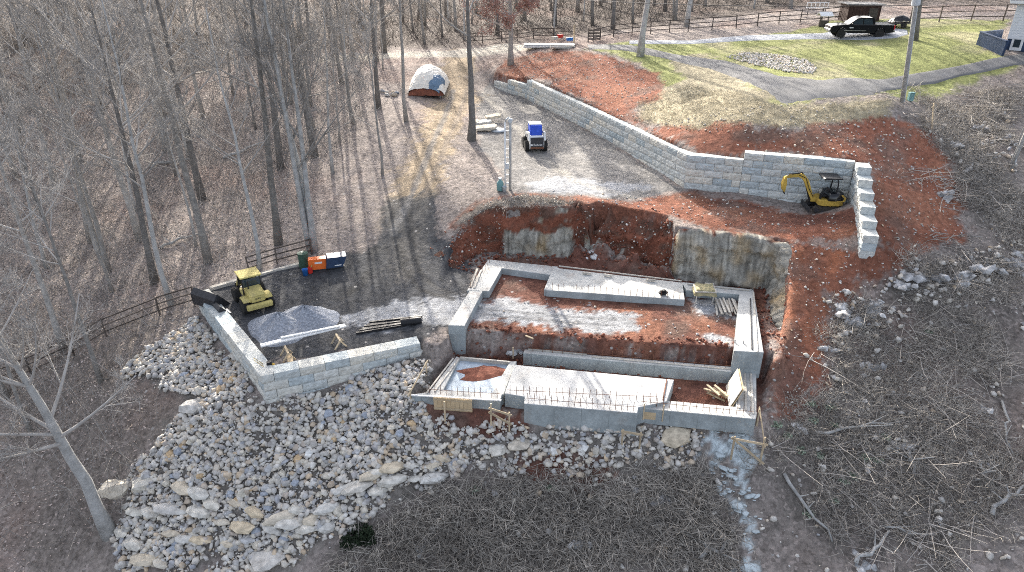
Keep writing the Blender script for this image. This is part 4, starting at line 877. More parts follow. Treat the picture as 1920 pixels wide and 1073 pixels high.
# evergreen shrub
def bush(x, y, s, label):
    p = G(x, y); n = 2600; cl_ = rng.normal(0, .45, (14, 3)) * s * np.array((1, .8, .6)); v = cl_[rng.integers(0, 14, n)] + unit(rng.normal(0, 1, (n, 3))) * (rng.random((n, 1)) ** .4) * np.array((.42, .4, .45)) * s; v[:, 2] = np.abs(v[:, 2]) + .05
    o = thing('evergreen_shrub', label, 'shrub', p); put('foliage', leaf_mesh('foliage', v, rng.uniform(.08, .15, n), 'evergreen'), o)
    mb = MB()
    for i in range(5): mb.tube([(0, 0, -.1), (random.uniform(-.4, .4), random.uniform(-.3, .3), .8 * s)], [.03, .01], 5)
    mb.build('stem', 'dark_bark', o)
bush(685, 1015, .75, 'dark evergreen shrub at the bottom edge left of centre')
# fallen logs and branches
logs = [((1525, 815), (1690, 790), .07, 'long pale fallen trunk right of the front footing'), ((1880, 760), (1893, 850), .06, 'upright-looking grey branch near the right frame edge'), ((1470, 900), (1560, 1020), .08, 'curving grey fallen branch below the batter board'),
        ((1610, 1070), (1665, 995), .09, 'short thick log at the bottom right'), ((1850, 965), (1925, 905), .1, 'grey log reaching in from the right frame edge'), ((1310, 1050), (1365, 1030), .1, 'weathered grey stump piece beside the concrete spill'),
        ((1705, 850), (1714, 895), .08, 'short broken post in the brush'), ((1660, 995), (1720, 1000), .05, 'pale sawn stick in the lower right brush'), ((300, 470), (375, 440), .1, 'mossy fallen log in the left wood'), ((280, 315), (370, 300), .14, 'dark fallen trunk deep in the left wood'), ((420, 300), (500, 270), .12, 'dark fallen trunk right of the deep log'), ((1830, 870), (1845, 905), .07, 'forked pale branch right of the short broken post')]
for a, b_, r, l in logs:
    A, B = G(*a), G(*b_); k = 6; pts = [A.lerp(B, i / k) for i in range(k + 1)]
    for i, p in enumerate(pts): p.x += random.gauss(0, .09); p.y += random.gauss(0, .09); p.z = float(H(p.x, p.y)) + r * .7 + (.1 if 0 < i < k else 0)
    o = thing('fallen_branch', l, 'log', A); mb = MB().tube([p - A for p in pts], [r * (1.1 - .6 * i / k) for i in range(k + 1)], 7); mb.build('stem', 'pale_bark', o, smooth=True)
    for i in (2, 3, 4): q0 = pts[i] - A; MB().tube([q0, q0 + Vector((random.gauss(0, .5), random.gauss(0, .5), random.uniform(.1, .5)))], [r * .45, r * .15], 5).build('twig', 'pale_bark', o)
sage = mat('sage', (.30, .36, .27), .9, .25, 3)
for k, (x, y) in enumerate([(1520, 760), (1555, 765), (1525, 790), (1455, 800), (1565, 800), (1660, 822), (1500, 845), (1535, 855), (1620, 860), (1645, 865), (1600, 895), (1515, 965), (1580, 905), (1475, 820), (1740, 625), (1560, 940), (1030, 915), (890, 920)]):
    p = G(x, y); v = unit(rng.normal(0, 1, (90, 3))) * rng.uniform(.03, .3, (90, 1)) * np.array((1, 1, .35)); v[:, 2] = np.abs(v[:, 2]) + .03
    tag(put('weed', leaf_mesh('weed', v, rng.uniform(.1, .18, 90), 'sage'), None, p), 'low pale green weed rosette in the brush' if k < 16 else 'pale green weed at the foot of the rubble slope', 'weed', 'pale green weeds in the right brush' if k < 16 else 'pale green weeds below the rubble')
q = np.concatenate([sample(gp([(1540, 560), (1650, 525), (1800, 470), (1920, 450), (1920, 520), (1750, 560), (1620, 640), (1560, 650)]), 330), sample(gp([(1760, 230), (1900, 190), (1920, 330), (1800, 330)]), 170), sample(rb, 420, 0, lambda x, y: fbm(x, y, 1.8, 3, 170) * 6 + 1.2), sample(lowbrush, 160, 0, lambda x, y: fbm(x, y, 1.3, 3, 171) * 3)]); sz = .14 + .45 * rng.random(len(q)) ** 2.5; pos = np.concatenate([q, (H(q[:, 0], q[:, 1]) + sz * .25)[:, None]], 1)
tag(put('brush_stones', scatter_mesh('brush_stones', small, pos, rotms(len(q)), sz, 'rubble')), 'pale weathered stones showing through the brush', 'stones', kind='stuff')
n = 1300; q = sample(rb, n, 0, lambda x, y: fbm(x, y, 2.4, 3, 180) * 9 + 1.5); B = np.concatenate([q, (H(q[:, 0], q[:, 1]) + .12 + .15 * rng.random(n))[:, None]], 1); D = unit(np.concatenate([rng.normal(0, 1, (n, 2)), rng.normal(0, .12, (n, 1))], 1))
tag(put('fallen_sticks', npmesh('fallen_sticks', *twig_arrays(B, D, rng.uniform(.6, 2.6, n), rng.uniform(.012, .034, n), rng.normal(0, .12, (n, 3)), segs=3), 'undergrowth')), 'pale fallen sticks lying through the right hand brush', 'sticks', kind='stuff')

# ------------------------------------------------------------------ post and rail fences
def fence(name, label, pts, h=1.15, rails=3, gap=2.5, m='fence_wood', pr=.045):
    pts = [Vector((x, y, 0)) for x, y in pts]; A = pts[0]; A.z = float(H(A.x, A.y)); root = thing(name, label, 'fence', A); o0 = A.copy()
    post = MB().box((0, 0, h / 2 - .15), (pr * 2, pr * 2, h + .3)).mesh('post', m); rail = MB().box((0, 0, 0), (1, .04, .075)).mesh('rail', m)
    prev = None
    for a, b_ in zip(pts[:-1], pts[1:]):
        L_ = (b_ - a).xy.length; n = max(1, round(L_ / gap))
        for i in range(n + (b_ is pts[-1])):
            p = a.lerp(b_, i / n); p.z = float(H(p.x, p.y)); put('post', post, root, p - o0, (random.gauss(0, .03), random.gauss(0, .03), math.atan2((b_ - a).y, (b_ - a).x)))
            if prev is not None:
                d_ = p - prev
                for k in range(rails):
                    c = (p + prev) / 2 + Vector((0, 0, h * (.28 + .66 * k / max(1, rails - 1)) + random.gauss(0, .015)))
                    o = put('rail', rail, root, c - o0, d_.to_track_quat('X', 'Z').to_euler()); o.scale.x = d_.length * 1.01
            prev = p
    return root
fence('rail_fence', 'dark rail fence running downhill from the block wall into the left wood', gp([(365, 572), (300, 592), (200, 632), (140, 668), (60, 705), (0, 732), (-60, 760)]), 1.2)
fence('rail_fence', 'dark rail fence along the wood edge behind the orange box', gp([(468, 512), (520, 496), (585, 478)]), 1.1)
fence('rail_fence', 'dark rail fence from the road gate to the shed', gp([(1112, 78), (1150, 70), (1220, 64), (1290, 60), (1380, 54), (1460, 46), (1540, 42), (1590, 36)]), 1.3, 3)
fence('rail_fence', 'dark rail fence behind the lawn, right of the shed', gp([(1705, 44), (1760, 42), (1820, 40), (1880, 40), (1960, 38)]), 1.5, 3)
fence('rail_fence', 'dark rail fence behind the junk pile by the road', gp([(870, 82), (940, 78), (1000, 73), (1076, 72)]), 1.2)
g_ = G(1114, 78); gt = thing('gate', 'short dark wooden gate panel beside the road', 'gate', g_, .1)
for k in range(4): MB().box((0, 0, .25 + .3 * k), (1.3, .05, .16)).build('rail', 'fence_wood', gt)
for x in (-.65, .65): MB().box((x, .06, .65), (.12, .12, 1.5)).build('post', 'fence_wood', gt)
MB().box((-2.2, .1, .8), (.16, .16, 1.8)).build('post', 'lumber', gt)

# ------------------------------------------------------------------ poles and wires
def ptop(p, h): return Vector(p) + Vector((0, 0, h))
p = G(1691, 192); PB = p; pole = thing('utility_pole', 'tall pale utility pole with a transformer at the driveway edge', 'pole', p); pole.rotation_euler.y = R(-7)
MB().tube([(0, 0, -.5), (.05, 0, 5), (.08, 0, 10.5)], [.14, .12, .1], 12).build('mast', 'pale_bark', pole, smooth=True)
MB().lathe([(.0, 0), (.24, 0), (.26, .05), (.26, .85), (.22, .93), (.05, .98)], 18, (-.12, -.36, 6.2)).build('transformer', 'galv', pole, smooth=False)
MB().box((0, -.16, 6.6), (.12, .2, .5)).build('bracket', 'darksteel', pole); MB().tube([(.15, -.05, 0), (.17, -.05, 6)], .03, 8).build('conduit', 'galv', pole)
MB().box((0, -.15, 8.6), (2.2, .1, .12)).build('crossarm', 'grey_lumber', pole)
for x in (-.9, 0, .9): MB().lathe([(.03, 0), (.06, .05), (.06, .1), (.03, .16)], 10, (x, -.15, 8.66)).build('insulator', 'white', pole)
top = p + Vector((.05, -.1, 6.15)); far_ = Vector((-28, 88, 12.4))
mb = MB(); k = 28; pts = [top.lerp(far_, i / k) + Vector((0, 0, -1.6 * 4 * (i / k) * (1 - i / k))) for i in range(k + 1)]
mb.tube([q_ - top for q_ in pts], .022, 5); o = mb.build('overhead_wire', 'darksteel'); o.location = top; tag(o, 'sagging overhead wire running left from the utility pole', 'wire')
p = G(1906, 300); o = thing('leaning_pole', 'short pale leaning pole at the right frame edge among limestone', 'pole', G(1896, 316)); MB().tube([(0, 0, -.3), (.25, .1, 2.6), (.5, .2, 5.2)], [.11, .1, .085], 10).build('mast', 'pale_bark', o, smooth=True)
MB().box((.06, 0, .5), (.04, .28, .2), 0, .09).build('tag_plate', 'galv', o)
p = G(1706, 190); o = thing('utility_box', 'small green utility pedestal box beside the utility pole', 'box', p); MB().box((0, 0, .28), (.34, .3, .56)).build('cabinet', 'teal', o, .03); MB().box((0, 0, .58), (.38, .34, .06)).build('lid', 'teal', o, .02)
A, B = G(1748, 245), P(1738, 190, 5.2); o = thing('stake', 'leaning bare wooden stake in the brush below the driveway', 'stake', A); MB().beam((0, 0, -.2), (-.32, .1, 1.75), .07).build('shaft', 'lumber', o); MB().box((-.33, .05, 1.5), (.18, .04, .1)).build('flag', 'lumber', o)
p = G(952, 358); o = thing('service_pole', 'white temporary electric service pole with rungs at the yard edge', 'pole', p)
MB().tube([(-.16, 0, -.2), (-.17, 0, 4.5)], .055, 10).build('conduit', 'white', o, smooth=True); MB().tube([(.16, .05, -.2), (.17, .05, 4.7)], .09, 10).build('mast', 'pale_bark', o, smooth=True)
for k in range(7): MB().box((0, .02, .5 + .58 * k), (.36, .05, .05)).build('clamp', 'galv', o)
MB().box((.17, .05, 4.62), (.28, .2, .3), 0, .4).build('weather_head', 'galv', o, .05); MB().tube([(-.17, 0, 4.5), (-.1, 0, 4.7), (.1, 0, 4.85)], .05, 8).build('conduit', 'galv', o); MB().box((-.04, -.12, 1.7), (.26, .14, .4)).build('meter_box', 'galv', o, .02)
p = G(938, 358); o = thing('water_tank', 'small green plastic jug-shaped tank at the foot of the service pole', 'tank', p); MB().lathe([(.2, 0), (.23, .05), (.23, .5), (.18, .62), (.1, .68), (.1, .8)], 14).build('body', 'teal', o, smooth=True); MB().lathe([(.12, 0), (.12, .07)], 12, (0, 0, .8)).build('cap', 'white', o)
p = G(946, 360); o = thing('bucket', 'pale blue plastic bucket touching the service pole base', 'bucket', p); MB().lathe([(.12, 0), (.15, .36), (.16, .37), (.145, .36), (.11, .05)], 14).build('pail', 'galv', o, smooth=True); MB().tube([(-.15, 0, .35), (0, -.12, .25), (.15, 0, .35)], .008, 5).build('handle', 'darksteel', o)
p = G(934, 246); o = MB().lathe([(.62, 0), (.65, .06), (.6, .12), (.35, .16), (.1, .17)], 20).build('tank_lid', 'galv', None, smooth=True); o.location = p; tag(o, 'round blue-grey lid lying beside the cream slabs', 'lid')

# ------------------------------------------------------------------ machines
def wheel(root, x, y, r, w, rim, rimm):
    t_ = thing_part('wheel', root, (x, y, r)); n = 24; mb = MB()
    prof = [(r * .62, -w * .5), (r * .92, -w * .5), (r, -w * .36), (r, w * .36), (r * .92, w * .5), (r * .62, w * .5)]
    mb.lathe(prof, n); mb.v = [(a, c, b_) for a, b_, c in mb.v]; mb.f = [f[::-1] for f in mb.f]
    ty_ = mb.build('tyre', 'rubber', t_)
    mb = MB()
    for i in range(14):
        a = i * 2 * math.pi / 14; mb.box((math.cos(a) * r, -w * .2, math.sin(a) * r), (.05, w * .45, .045), 0, -a); mb.box((math.cos(a + .22) * r, w * .2, math.sin(a + .22) * r), (.05, w * .45, .045), 0, -a - .22)
    if r > .36: put('tread', mb.mesh('tread', 'rubber'), t_)
    mb = MB().lathe([(.0, -w * .3), (rim * .5, -w * .34), (rim * .9, -w * .42), (rim, -w * .5), (rim, w * .5), (rim * .9, w * .42), (rim * .5, w * .34), (.0, w * .3)], 18); mb.v = [(a, c, b_) for a, b_, c in mb.v]; mb.f = [f[::-1] for f in mb.f]
    mb.build('rim', rimm, t_); return t_
def thing_part(name, parent, loc): o = bpy.data.objects.new(name, None); C.objects.link(o); o.parent = parent; o.location = loc; o.empty_display_size = .1; return o
def text(s, size, m, parent, loc, rot, name='lettering'):
    cu = bpy.data.curves.new(name, 'FONT'); cu.body = s; cu.size = size; cu.align_x = 'CENTER'; cu.align_y = 'CENTER'; cu.extrude = .004
    tmp = bpy.data.objects.new('t', cu); C.objects.link(tmp); dg = bpy.context.evaluated_depsgraph_get(); me = bpy.data.meshes.new_from_object(tmp.evaluated_get(dg)); bpy.data.objects.remove(tmp); me.materials.clear(); me.materials.append(M[m])
    return put(name, me, parent, loc, rot)
# mini excavator (forward +x)
p = P(1543, 399, -.28); p.z = float(H(p.x, p.y)); ex = thing('mini_excavator', 'yellow and black mini excavator parked against the block wall', 'excavator', p, R(176)); ex.scale = (.9,) * 3
for s_ in (-1, 1):
    prof = [(-1.02, .2), (-.92, .06), (-.75, 0), (.75, 0), (.92, .06), (1.02, .2), (1.0, .36), (.85, .46), (-.85, .46), (-1.0, .36)]
    tk = MB().side(prof, s_ * .68 - .15, s_ * .68 + .15).build('track', 'track', ex, .02)
    mb = MB()
    for i in range(17): mb.box((-.8 + i * .1, s_ * .68, .475), (.045, .31, .03)); mb.box((-.8 + i * .1, s_ * .68, .002), (.045, .31, .03))
    mb.build('track_shoes', 'track', tk); mb = MB()
    for x in (-.78, .78): mb.cyl((x, s_ * .68 - .17, .23), (x, s_ * .68 + .17, .23), .15)
    for x in (-.4, 0, .4): mb.cyl((x, s_ * .68 - .16, .14), (x, s_ * .68 + .16, .14), .09, 10)
    mb.build('roller', 'darksteel', tk)
MB().box((0, 0, .38), (1.1, 1.1, .24)).build('undercarriage', 'black', ex, .03)
MB().side([(1.25, .06), (1.33, .1), (1.28, .42), (1.22, .4)], -.85, .85).build('blade', 'darksteel', ex, .01); MB().box((1.05, .35, .26), (.5, .1, .1)).build('blade_arm', 'darksteel', ex); MB().box((1.05, -.35, .26), (.5, .1, .1)).build('blade_arm', 'darksteel', ex)
sw = [(-1.0, -.45), (-.88, -.7), (-.6, -.82), (.45, -.82), (.68, -.62), (.7, .62), (.45, .82), (-.6, .82), (-.88, .7), (-1.0, .45)]
MB().prism(sw, .52, .86).build('house_skirt', 'yellow', ex, .04, seg=2)
hd = MB(); rings = [(1.0, .86), (.98, 1.1), (.9, 1.28), (.7, 1.38), (.3, 1.42)]
sw2 = [(x if x < .1 else .1, y * .97) for x, y in sw]; v = []
for s_, z in rings: v += [(-.45 + (x + .45) * s_, y * s_, z) for x, y in sw2]
hd.add(v, [(i * 10 + j, i * 10 + (j + 1) % 10, (i + 1) * 10 + (j + 1) % 10, (i + 1) * 10 + j) for i in range(4) for j in range(10)] + [tuple(range(40, 50))]); hd.build('engine_hood', 'glossblack', ex, smooth=True)
MB().side([(-.95, .84), (-.98, 1.1), (-.75, 1.32), (-.62, 1.3), (-.84, 1.08), (-.8, .9), (-.4, .9), (-.4, .84)], .80, .835).build('hood_trim', 'yellow', ex, .01)
MB().box((.2, 0, 1.02), (.42, .5, .14)).build('seat', 'black', ex, .04); MB().box((0, 0, 1.3), (.12, .48, .5)).build('seat_back', 'black', ex, .04); MB().box((.5, .3, 1.05), (.12, .2, .4)).build('console', 'black', ex, .02)
for y in (-.55, .55): MB().tube([(-.35, y, 1.2), (-.4, y, 1.9), (-.3, y, 2.3)], .045, 8).build('canopy_post', 'black', ex)
MB().side([(-.65, 2.28), (-.6, 2.36), (.5, 2.38), (.62, 2.3), (.58, 2.26)], -.62, .62).build('canopy_roof', 'black', ex, .03)
MB().box((.85, 0, .72), (.35, .3, .3)).build('swing_bracket', 'yellow', ex, .03)
def boxbeam(pts, ws, y=.11):
    mb = MB()
    v = []; 
    for i, (x, z) in enumerate(pts):
        a = Vector(pts[max(i - 1, 0)]); b_ = Vector(pts[min(i + 1, len(pts) - 1)]); d_ = (b_ - a).normalized(); n_ = Vector((-d_.y, d_.x)) * ws[i] / 2
        v += [(x + n_.x, -y, z + n_.y), (x + n_.x, y, z + n_.y), (x - n_.x, y, z - n_.y), (x - n_.x, -y, z - n_.y)]
    k = len(pts); f = [(i * 4 + j, i * 4 + (j + 1) % 4, (i + 1) * 4 + (j + 1) % 4, (i + 1) * 4 + j) for i in range(k - 1) for j in range(4)] + [(3, 2, 1, 0), tuple(range((k - 1) * 4, k * 4))]
    return mb.add(v, f)
boxbeam([(.95, .78), (1.2, 1.3), (1.5, 1.95), (1.75, 2.25), (2.05, 2.33)], [.2, .26, .3, .28, .18]).build('boom', 'yellow', ex, .015)
boxbeam([(1.75, 2.42), (2.1, 2.36), (2.7, 2.28), (2.98, 2.2)], [.12, .22, .18, .12], .09).build('stick', 'yellow', ex, .012)
MB().tube([(1.05, .0, .62), (1.42, 0, 1.52)], .06, 10).build('boom_cylinder', 'black', ex); MB().tube([(1.35, 0, 1.9), (1.9, 0, 2.55), (2.0, 0, 2.56)], .05, 10).build('stick_cylinder', 'black', ex); MB().tube([(2.0, 0, 2.52), (2.75, 0, 2.42)], .045, 10).build('bucket_cylinder', 'black', ex); MB().tube([(2.75, 0, 2.42), (2.95, 0, 2.1)], .035, 8).build('bucket_link', 'steel', ex)
MB().side([(2.86, 2.22), (3.02, 2.2), (3.1, 1.75), (3.02, 1.35), (2.86, 1.2), (2.82, 1.35), (2.8, 1.8)], -.2, .2).build('bucket', 'yellow', ex, .02)
for k in range(4): MB().box((2.84, -.15 + k * .1, 1.14), (.05, .05, .14), 0, .3).build('bucket_tooth', 'darksteel', ex)
MB().tube([(.9, .13, .9), (1.3, .16, 1.5), (1.6, .14, 2.2), (2.1, .12, 2.42)], .022, 6).build('hose', 'black', ex); MB().tube([(.9, -.13, .9), (1.25, -.17, 1.45), (1.55, -.15, 2.1)], .022, 6).build('hose', 'black', ex)
# skid steer loader (forward +x)
p = G(1003, 286); sk = thing('skid_steer_loader', 'compact loader with blue cab cover and lettered tailgate on the upper yard', 'loader', p + Vector((0, .9, 0)), R(97))
for x in (-.55, .55):
    for y in (-.72, .72): wheel(sk, x, y, .42, .28, .22, 'white')
MB().side([(-1.1, .35), (-1.2, .6), (-1.15, 1.15), (-.9, 1.3), (.7, .95), (1.0, .5), (.9, .25), (-.9, .25)], -.55, .55).build('chassis', 'white', sk, .03)
MB().side([(-1.24, .42), (-1.2, 1.2), (-1.16, 1.22), (-1.17, .42)], -.5, .5).build('tailgate', 'darksteel', sk, .01); MB().box((-1.235, 0, .42), (.06, 1.02, .16)).build('bumper', 'rust', sk, .02)
MB().tube([(-.3, .2, 1.3), (.2, .5, 1.5), (.9, .52, 1.0)], .02, 6).build('hose', 'black', sk); text('Bobcat', .24, 'white', sk, (-1.255, -.05, .66), (R(90), 0, R(-90))); MB().box((-1.25, .42, .66), (.01, .14, .12)).build('logo_patch', 'white', sk)
MB().side([(-.75, 1.15), (-.7, 1.9), (-.55, 2.02), (.5, 2.02), (.65, 1.1)], -.46, .46).build('cab', 'blue', sk, .06, seg=2)
MB().side([(-.5, 1.99), (-.45, 2.07), (.45, 2.08), (.55, 1.99)], -.48, .48).build('roof', 'white', sk, .03); MB().side([(-.79, 1.25), (-.745, 1.75), (-.72, 1.75), (-.75, 1.25)], -.36, .36).build('rear_window', 'blue', sk)
for y in (-.6, .6): boxbeam([(-1.15, .95), (-1.0, 1.5), (-.5, 1.45), (.6, 1.15), (1.35, .4)], [.2, .22, .16, .16, .18], .06).build('lift_arm', 'white', sk, .01).location.y = y
MB().side([(1.3, .08), (1.95, .04), (1.96, .08), (1.42, .16), (1.38, .6), (1.3, .62)], -.85, .85).build('bucket', 'darksteel', sk, .01)
# wheel loader on the pad (forward +x)
p = G(478, 578); wl = thing('wheel_loader', 'pale yellow open-cab wheel loader on the dark gravel pad', 'loader', p + Vector((-.2, .5, 0)), R(124)); wl.scale = (.94, .94, .78)
for x in (-.85, .95):
    for y in (-.72, .72): wheel(wl, x, y, .5, .36, .27, 'pale_yellow')
MB().side([(-1.2, .5), (-1.25, .8), (.6, .8), (1.5, .75), (1.5, .5)], -.42, .42).build('chassis', 'black', wl, .03)
MB().side([(-1.55, .42), (-1.62, .75), (-1.5, .82), (-1.3, .8), (-1.3, .42)], -.72, .72).build('counterweight', 'pale_yellow', wl, .04, seg=2)
MB().side([(-1.32, .82), (-1.38, 1.28), (-1.2, 1.5), (-.3, 1.62), (-.1, .8)], -.44, .44).build('engine_hood', 'pale_yellow', wl, .07, seg=2)
MB().box((-1.345, 0, 1.1), (.04, .6, .3), 0, -.12).build('grille', 'pale_yellow', wl, .01); text('CAT', .17, 'black', wl, (-1.395, 0, 1.14), (R(83), 0, R(-90))); MB().tube([(-.6, .28, 1.5), (-.6, .28, 2.1)], .04, 10).build('exhaust', 'black', wl)
for y in (-.62, .62): MB().side([(-1.3, 1.02), (-1.1, 1.14), (-.6, 1.14), (-.35, .95), (-.35, .88), (-1.3, .95)], y - .2, y + .2).build('fender', 'pale_yellow', wl, .02)
MB().box((.2, 0, .95), (1.0, 1.1, .3)).build('cab_floor', 'pale_yellow', wl, .03); MB().box((.05, 0, 1.22), (.45, .5, .16)).build('seat', 'black', wl, .04); MB().box((-.17, 0, 1.5), (.12, .48, .5)).build('seat_back', 'black', wl, .04); MB().tube([(.65, 0, 1.0), (.48, 0, 1.5)], .03, 8).build('steering_column', 'black', wl)
for x in (-.28, .72):
    for y in (-.52, .52): MB().tube([(x, y, .9), (x * .95, y * .95, 2.3)], .045, 8).build('cab_post', 'black', wl)
MB().side([(-.45, 2.28), (-.4, 2.37), (.8, 2.37), (.88, 2.28)], -.62, .62).build('cab_roof', 'pale_yellow', wl, .03); MB().box((.76, 0, 1.75), (.02, 1.0, .85)).build('windscreen', 'glass', wl); MB().box((-.3, 0, 1.85), (.02, 1.0, .6)).build('rear_window', 'glass', wl)
for y in (-.35, .35): boxbeam([(.9, 1.2), (1.5, 1.3), (2.1, .55)], [.16, .2, .16], .06).build('lift_arm', 'pale_yellow', wl, .01).location.y = y
MB().box((2.15, 0, .5), (.1, .95, .5)).build('coupler', 'darksteel', wl, .02)
for k, (x, y, s_, rz, l) in enumerate([(398, 572, 1.0, R(60), 'large black loader bucket lying on the corner of the block wall'), (416, 586, .55, R(40), 'smaller dark bucket beside the large loader bucket')]):
    o = thing('loader_bucket', l, 'bucket', G(x, y), rz); o.scale = (s_,) * 3
    MB().side([(-.5, .05), (.55, .0), (.57, .05), (-.3, .15), (-.42, .55), (-.2, .95), (-.25, 1.0), (-.52, .7)], -.95, .95).build('shell', 'darksteel', o, .01)
    for y in (-.95, .95): MB().side([(-.5, .05), (.55, .02), (-.2, .98), (-.52, .7)], y - .025, y + .025).build('side_plate', 'darksteel', o)
    MB().box((.55, 0, .02), (.14, 1.9, .03)).build('cutting_edge', 'steel', o)
# pickup truck (forward +x)
p = G(1607, 69); tr = thing('pickup_truck', 'black extended-cab pickup truck parked on the pale gravel strip', 'pickup', p, R(174)); TW = .9
for x in (-1.6, 1.72):
    for y in (-.78, .78): wheel(tr, x, y, .38, .26, .26, 'chrome')
low = [(2.7, .45), (2.74, .75), (2.6, 1.0), (1.3, 1.1), (-2.72, 1.1), (-2.75, .5), (-2.05, .48)] 
arch = lambda cx_: [(cx_ + .46 * math.cos(a), .4 + .46 * math.sin(a)) for a in np.linspace(math.pi, 0, 9)]
prof = [(-2.75, .5)] + arch(-1.6) + arch(1.72) + [(2.68, .42), (2.74, .78), (2.6, 1.02), (1.35, 1.12), (-2.72, 1.12)]
MB().side(prof, -TW, TW).build('body', 'glossblack', tr, .035)
MB().side([(1.2, 1.1), (.55, 1.62), (.2, 1.72), (-.75, 1.72), (-1.0, 1.6), (-1.1, 1.1)], -TW + .1, TW - .1).build('cab', 'glossblack', tr, .05, seg=2)
for y in (-1, 1):
    MB().side([(1.02, 1.14), (.52, 1.56), (.05, 1.6), (.02, 1.14)], y * (TW - .098) - .006, y * (TW - .098) + .006).build('side_window', 'glass', tr); MB().side([(-.06, 1.14), (-.04, 1.6), (-.7, 1.6), (-.9, 1.14)], y * (TW - .098) - .006, y * (TW - .098) + .006).build('side_window', 'glass', tr)
    MB().box((2.66, y * .68, .86), (.14, .34, .2)).build('headlight', 'chrome', tr, .02); MB().box((-2.74, y * .8, .92), (.08, .22, .36)).build('taillight', 'lamp_red', tr, .01); MB().box((.95, y * 1.02, 1.2), (.14, .16, .14)).build('mirror', 'black', tr, .03); MB().box((-1.95, y * (TW - .04), 1.14), (1.5, .06, .05)).build('bed_rail', 'steel', tr); MB().box((.6, y * .91, .62), (1.9, .03, .05)).build('side_step', 'chrome', tr); MB().box((.95, y * .902, .86), (.34, .008, .07)).build('door_decal', 'white', tr)
MB().add([(1.13, -.72, 1.16), (1.13, .72, 1.16), (.58, .66, 1.6), (.58, -.66, 1.6)], [(0, 1, 2, 3)]).build('windscreen', 'glass', tr)
MB().box((-1.9, 0, 1.125), (1.5, 1.5, .02)).build('bed_cover', 'black', tr); MB().box((2.76, 0, .62), (.1, 1.7, .18)).build('front_bumper', 'chrome', tr, .03); MB().box((-2.82, 0, .6), (.12, 1.7, .16)).build('rear_bumper', 'chrome', tr, .03); MB().box((2.72, 0, .85), (.05, .9, .2)).build('grille', 'darksteel', tr)

# ------------------------------------------------------------------ things on the gravel pad
p = G(540, 613); o = thing('gravel_pile', 'pair of blue-grey gravel mounds on the dark pad', 'gravel pile', p)
def mound(seed, r, h, c, name='mound'):
    mb = MB(); n = 44; K = 14; v = []; g = np.random.default_rng(seed)
    ph = g.uniform(0, 6.28, 4)
    for k in range(K + 1):
        t = k / K
        for j in range(n):
            a = j * 2 * math.pi / n; rr = r * t * (1 + .10 * math.sin(2 * a + ph[0]) + .06 * math.sin(3 * a + ph[1]) + .03 * math.sin(7 * a + ph[2])); z = h * (1 - t) ** 1.0 * (1 - .06 * math.sin(5 * a + ph[3])) - .05 + (h * -.06 if k == 0 else 0) + g.normal(0, .012)
            v.append((c[0] + rr * math.cos(a), c[1] + rr * math.sin(a), z))
    mb.add(v, [(k * n + j, (k + 1) * n + j, (k + 1) * n + (j + 1) % n, k * n + (j + 1) % n) for k in range(K) for j in range(n)]); return mb.build(name, 'gravel_pile', o)
mound(1, 1.75, .95, (-.35, -.1)); mound(2, 1.75, .9, (.75, .75))
p = G(597, 506); o = thing('compressor_box', 'orange equipment box with a white label at the pad edge', 'equipment box', p, R(14)); o.scale = (.7,) * 3
MB().box((0, 0, .62), (1.5, .75, .95)).build('housing', 'orange', o, .04, seg=2); MB().box((0, 0, .1), (1.4, .6, .14)).build('skid', 'darksteel', o); MB().box((.1, -.381, .78), (.62, .01, .16)).build('label', 'white', o)
MB().box((-.76, 0, .55), (.02, .5, .5)).build('vent_panel', 'darksteel', o)
p = G(582, 513); o = thing('fuel_can', 'red fuel can in front of the orange box', 'can', p, .3); MB().box((0, 0, .2), (.3, .22, .4)).build('body', 'red', o, .05, seg=2); MB().tube([(.08, 0, .38), (.16, 0, .52)], .025, 8).build('spout', 'pale_yellow', o); MB().tube([(-.1, 0, .4), (-.05, 0, .46), (.05, 0, .4)], .018, 6).build('handle', 'red', o)
p = G(573, 517); o = thing('bucket', 'bright blue bucket left of the red fuel can', 'bucket', p); MB().lathe([(.14, 0), (.18, .4), (.19, .41), (.17, .4), (.12, .05)], 14).build('pail', 'brightblue', o, smooth=True); MB().tube([(-.18, 0, .39), (0, -.15, .28), (.18, 0, .39)], .009, 5).build('handle', 'darksteel', o)
p = G(571, 501); o = thing('drum', 'dark green drum left of the orange box', 'drum', p); MB().lathe([(.3, 0), (.31, .04), (.3, .3), (.315, .31), (.3, .33), (.3, .6), (.315, .61), (.3, .63), (.31, .88), (.26, .9)], 18).build('shell', 'green', o); MB().lathe([(.33, 0), (.33, .05), (.1, .12)], 18, (0, 0, .88)).build('lid', 'green', o)
p = G(630, 500); o = thing('dump_trailer', 'dark blue tipping hopper beside the orange box', 'hopper', p, R(18)); o.scale = (.8,) * 3; MB().side([(-.75, .1), (.5, .1), (.85, .95), (-.6, .95)], -.5, .5).build('hopper', 'navy', o, .03); MB().box((.15, -.505, .3), (.5, .02, .07)).build('label', 'white', o); MB().box((0, 0, .05), (1.2, .8, .1)).build('base', 'darksteel', o)
def lumber(label, a, b_, w, h, m='grey_lumber', lift=.0, name='timber', cat='timber', group=None, zs=None):
    A = G(*a) if zs is None else P(*a, zs[0]); B = G(*b_) if zs is None else P(*b_, zs[1]); A.z += lift; B.z += lift
    mb = MB().beam(Vector((0, 0, 0)), B - A, w, h); o = mb.build(name, m, None, .008); o.location = A; return tag(o, label, cat, group)
lumber('long white board lying on trestles across the dark pad', (492, 667), (650, 628), .3, .07, 'white', .55); lumber('second thinner white board behind the long one', (530, 655), (640, 632), .14, .06, 'white', .64)
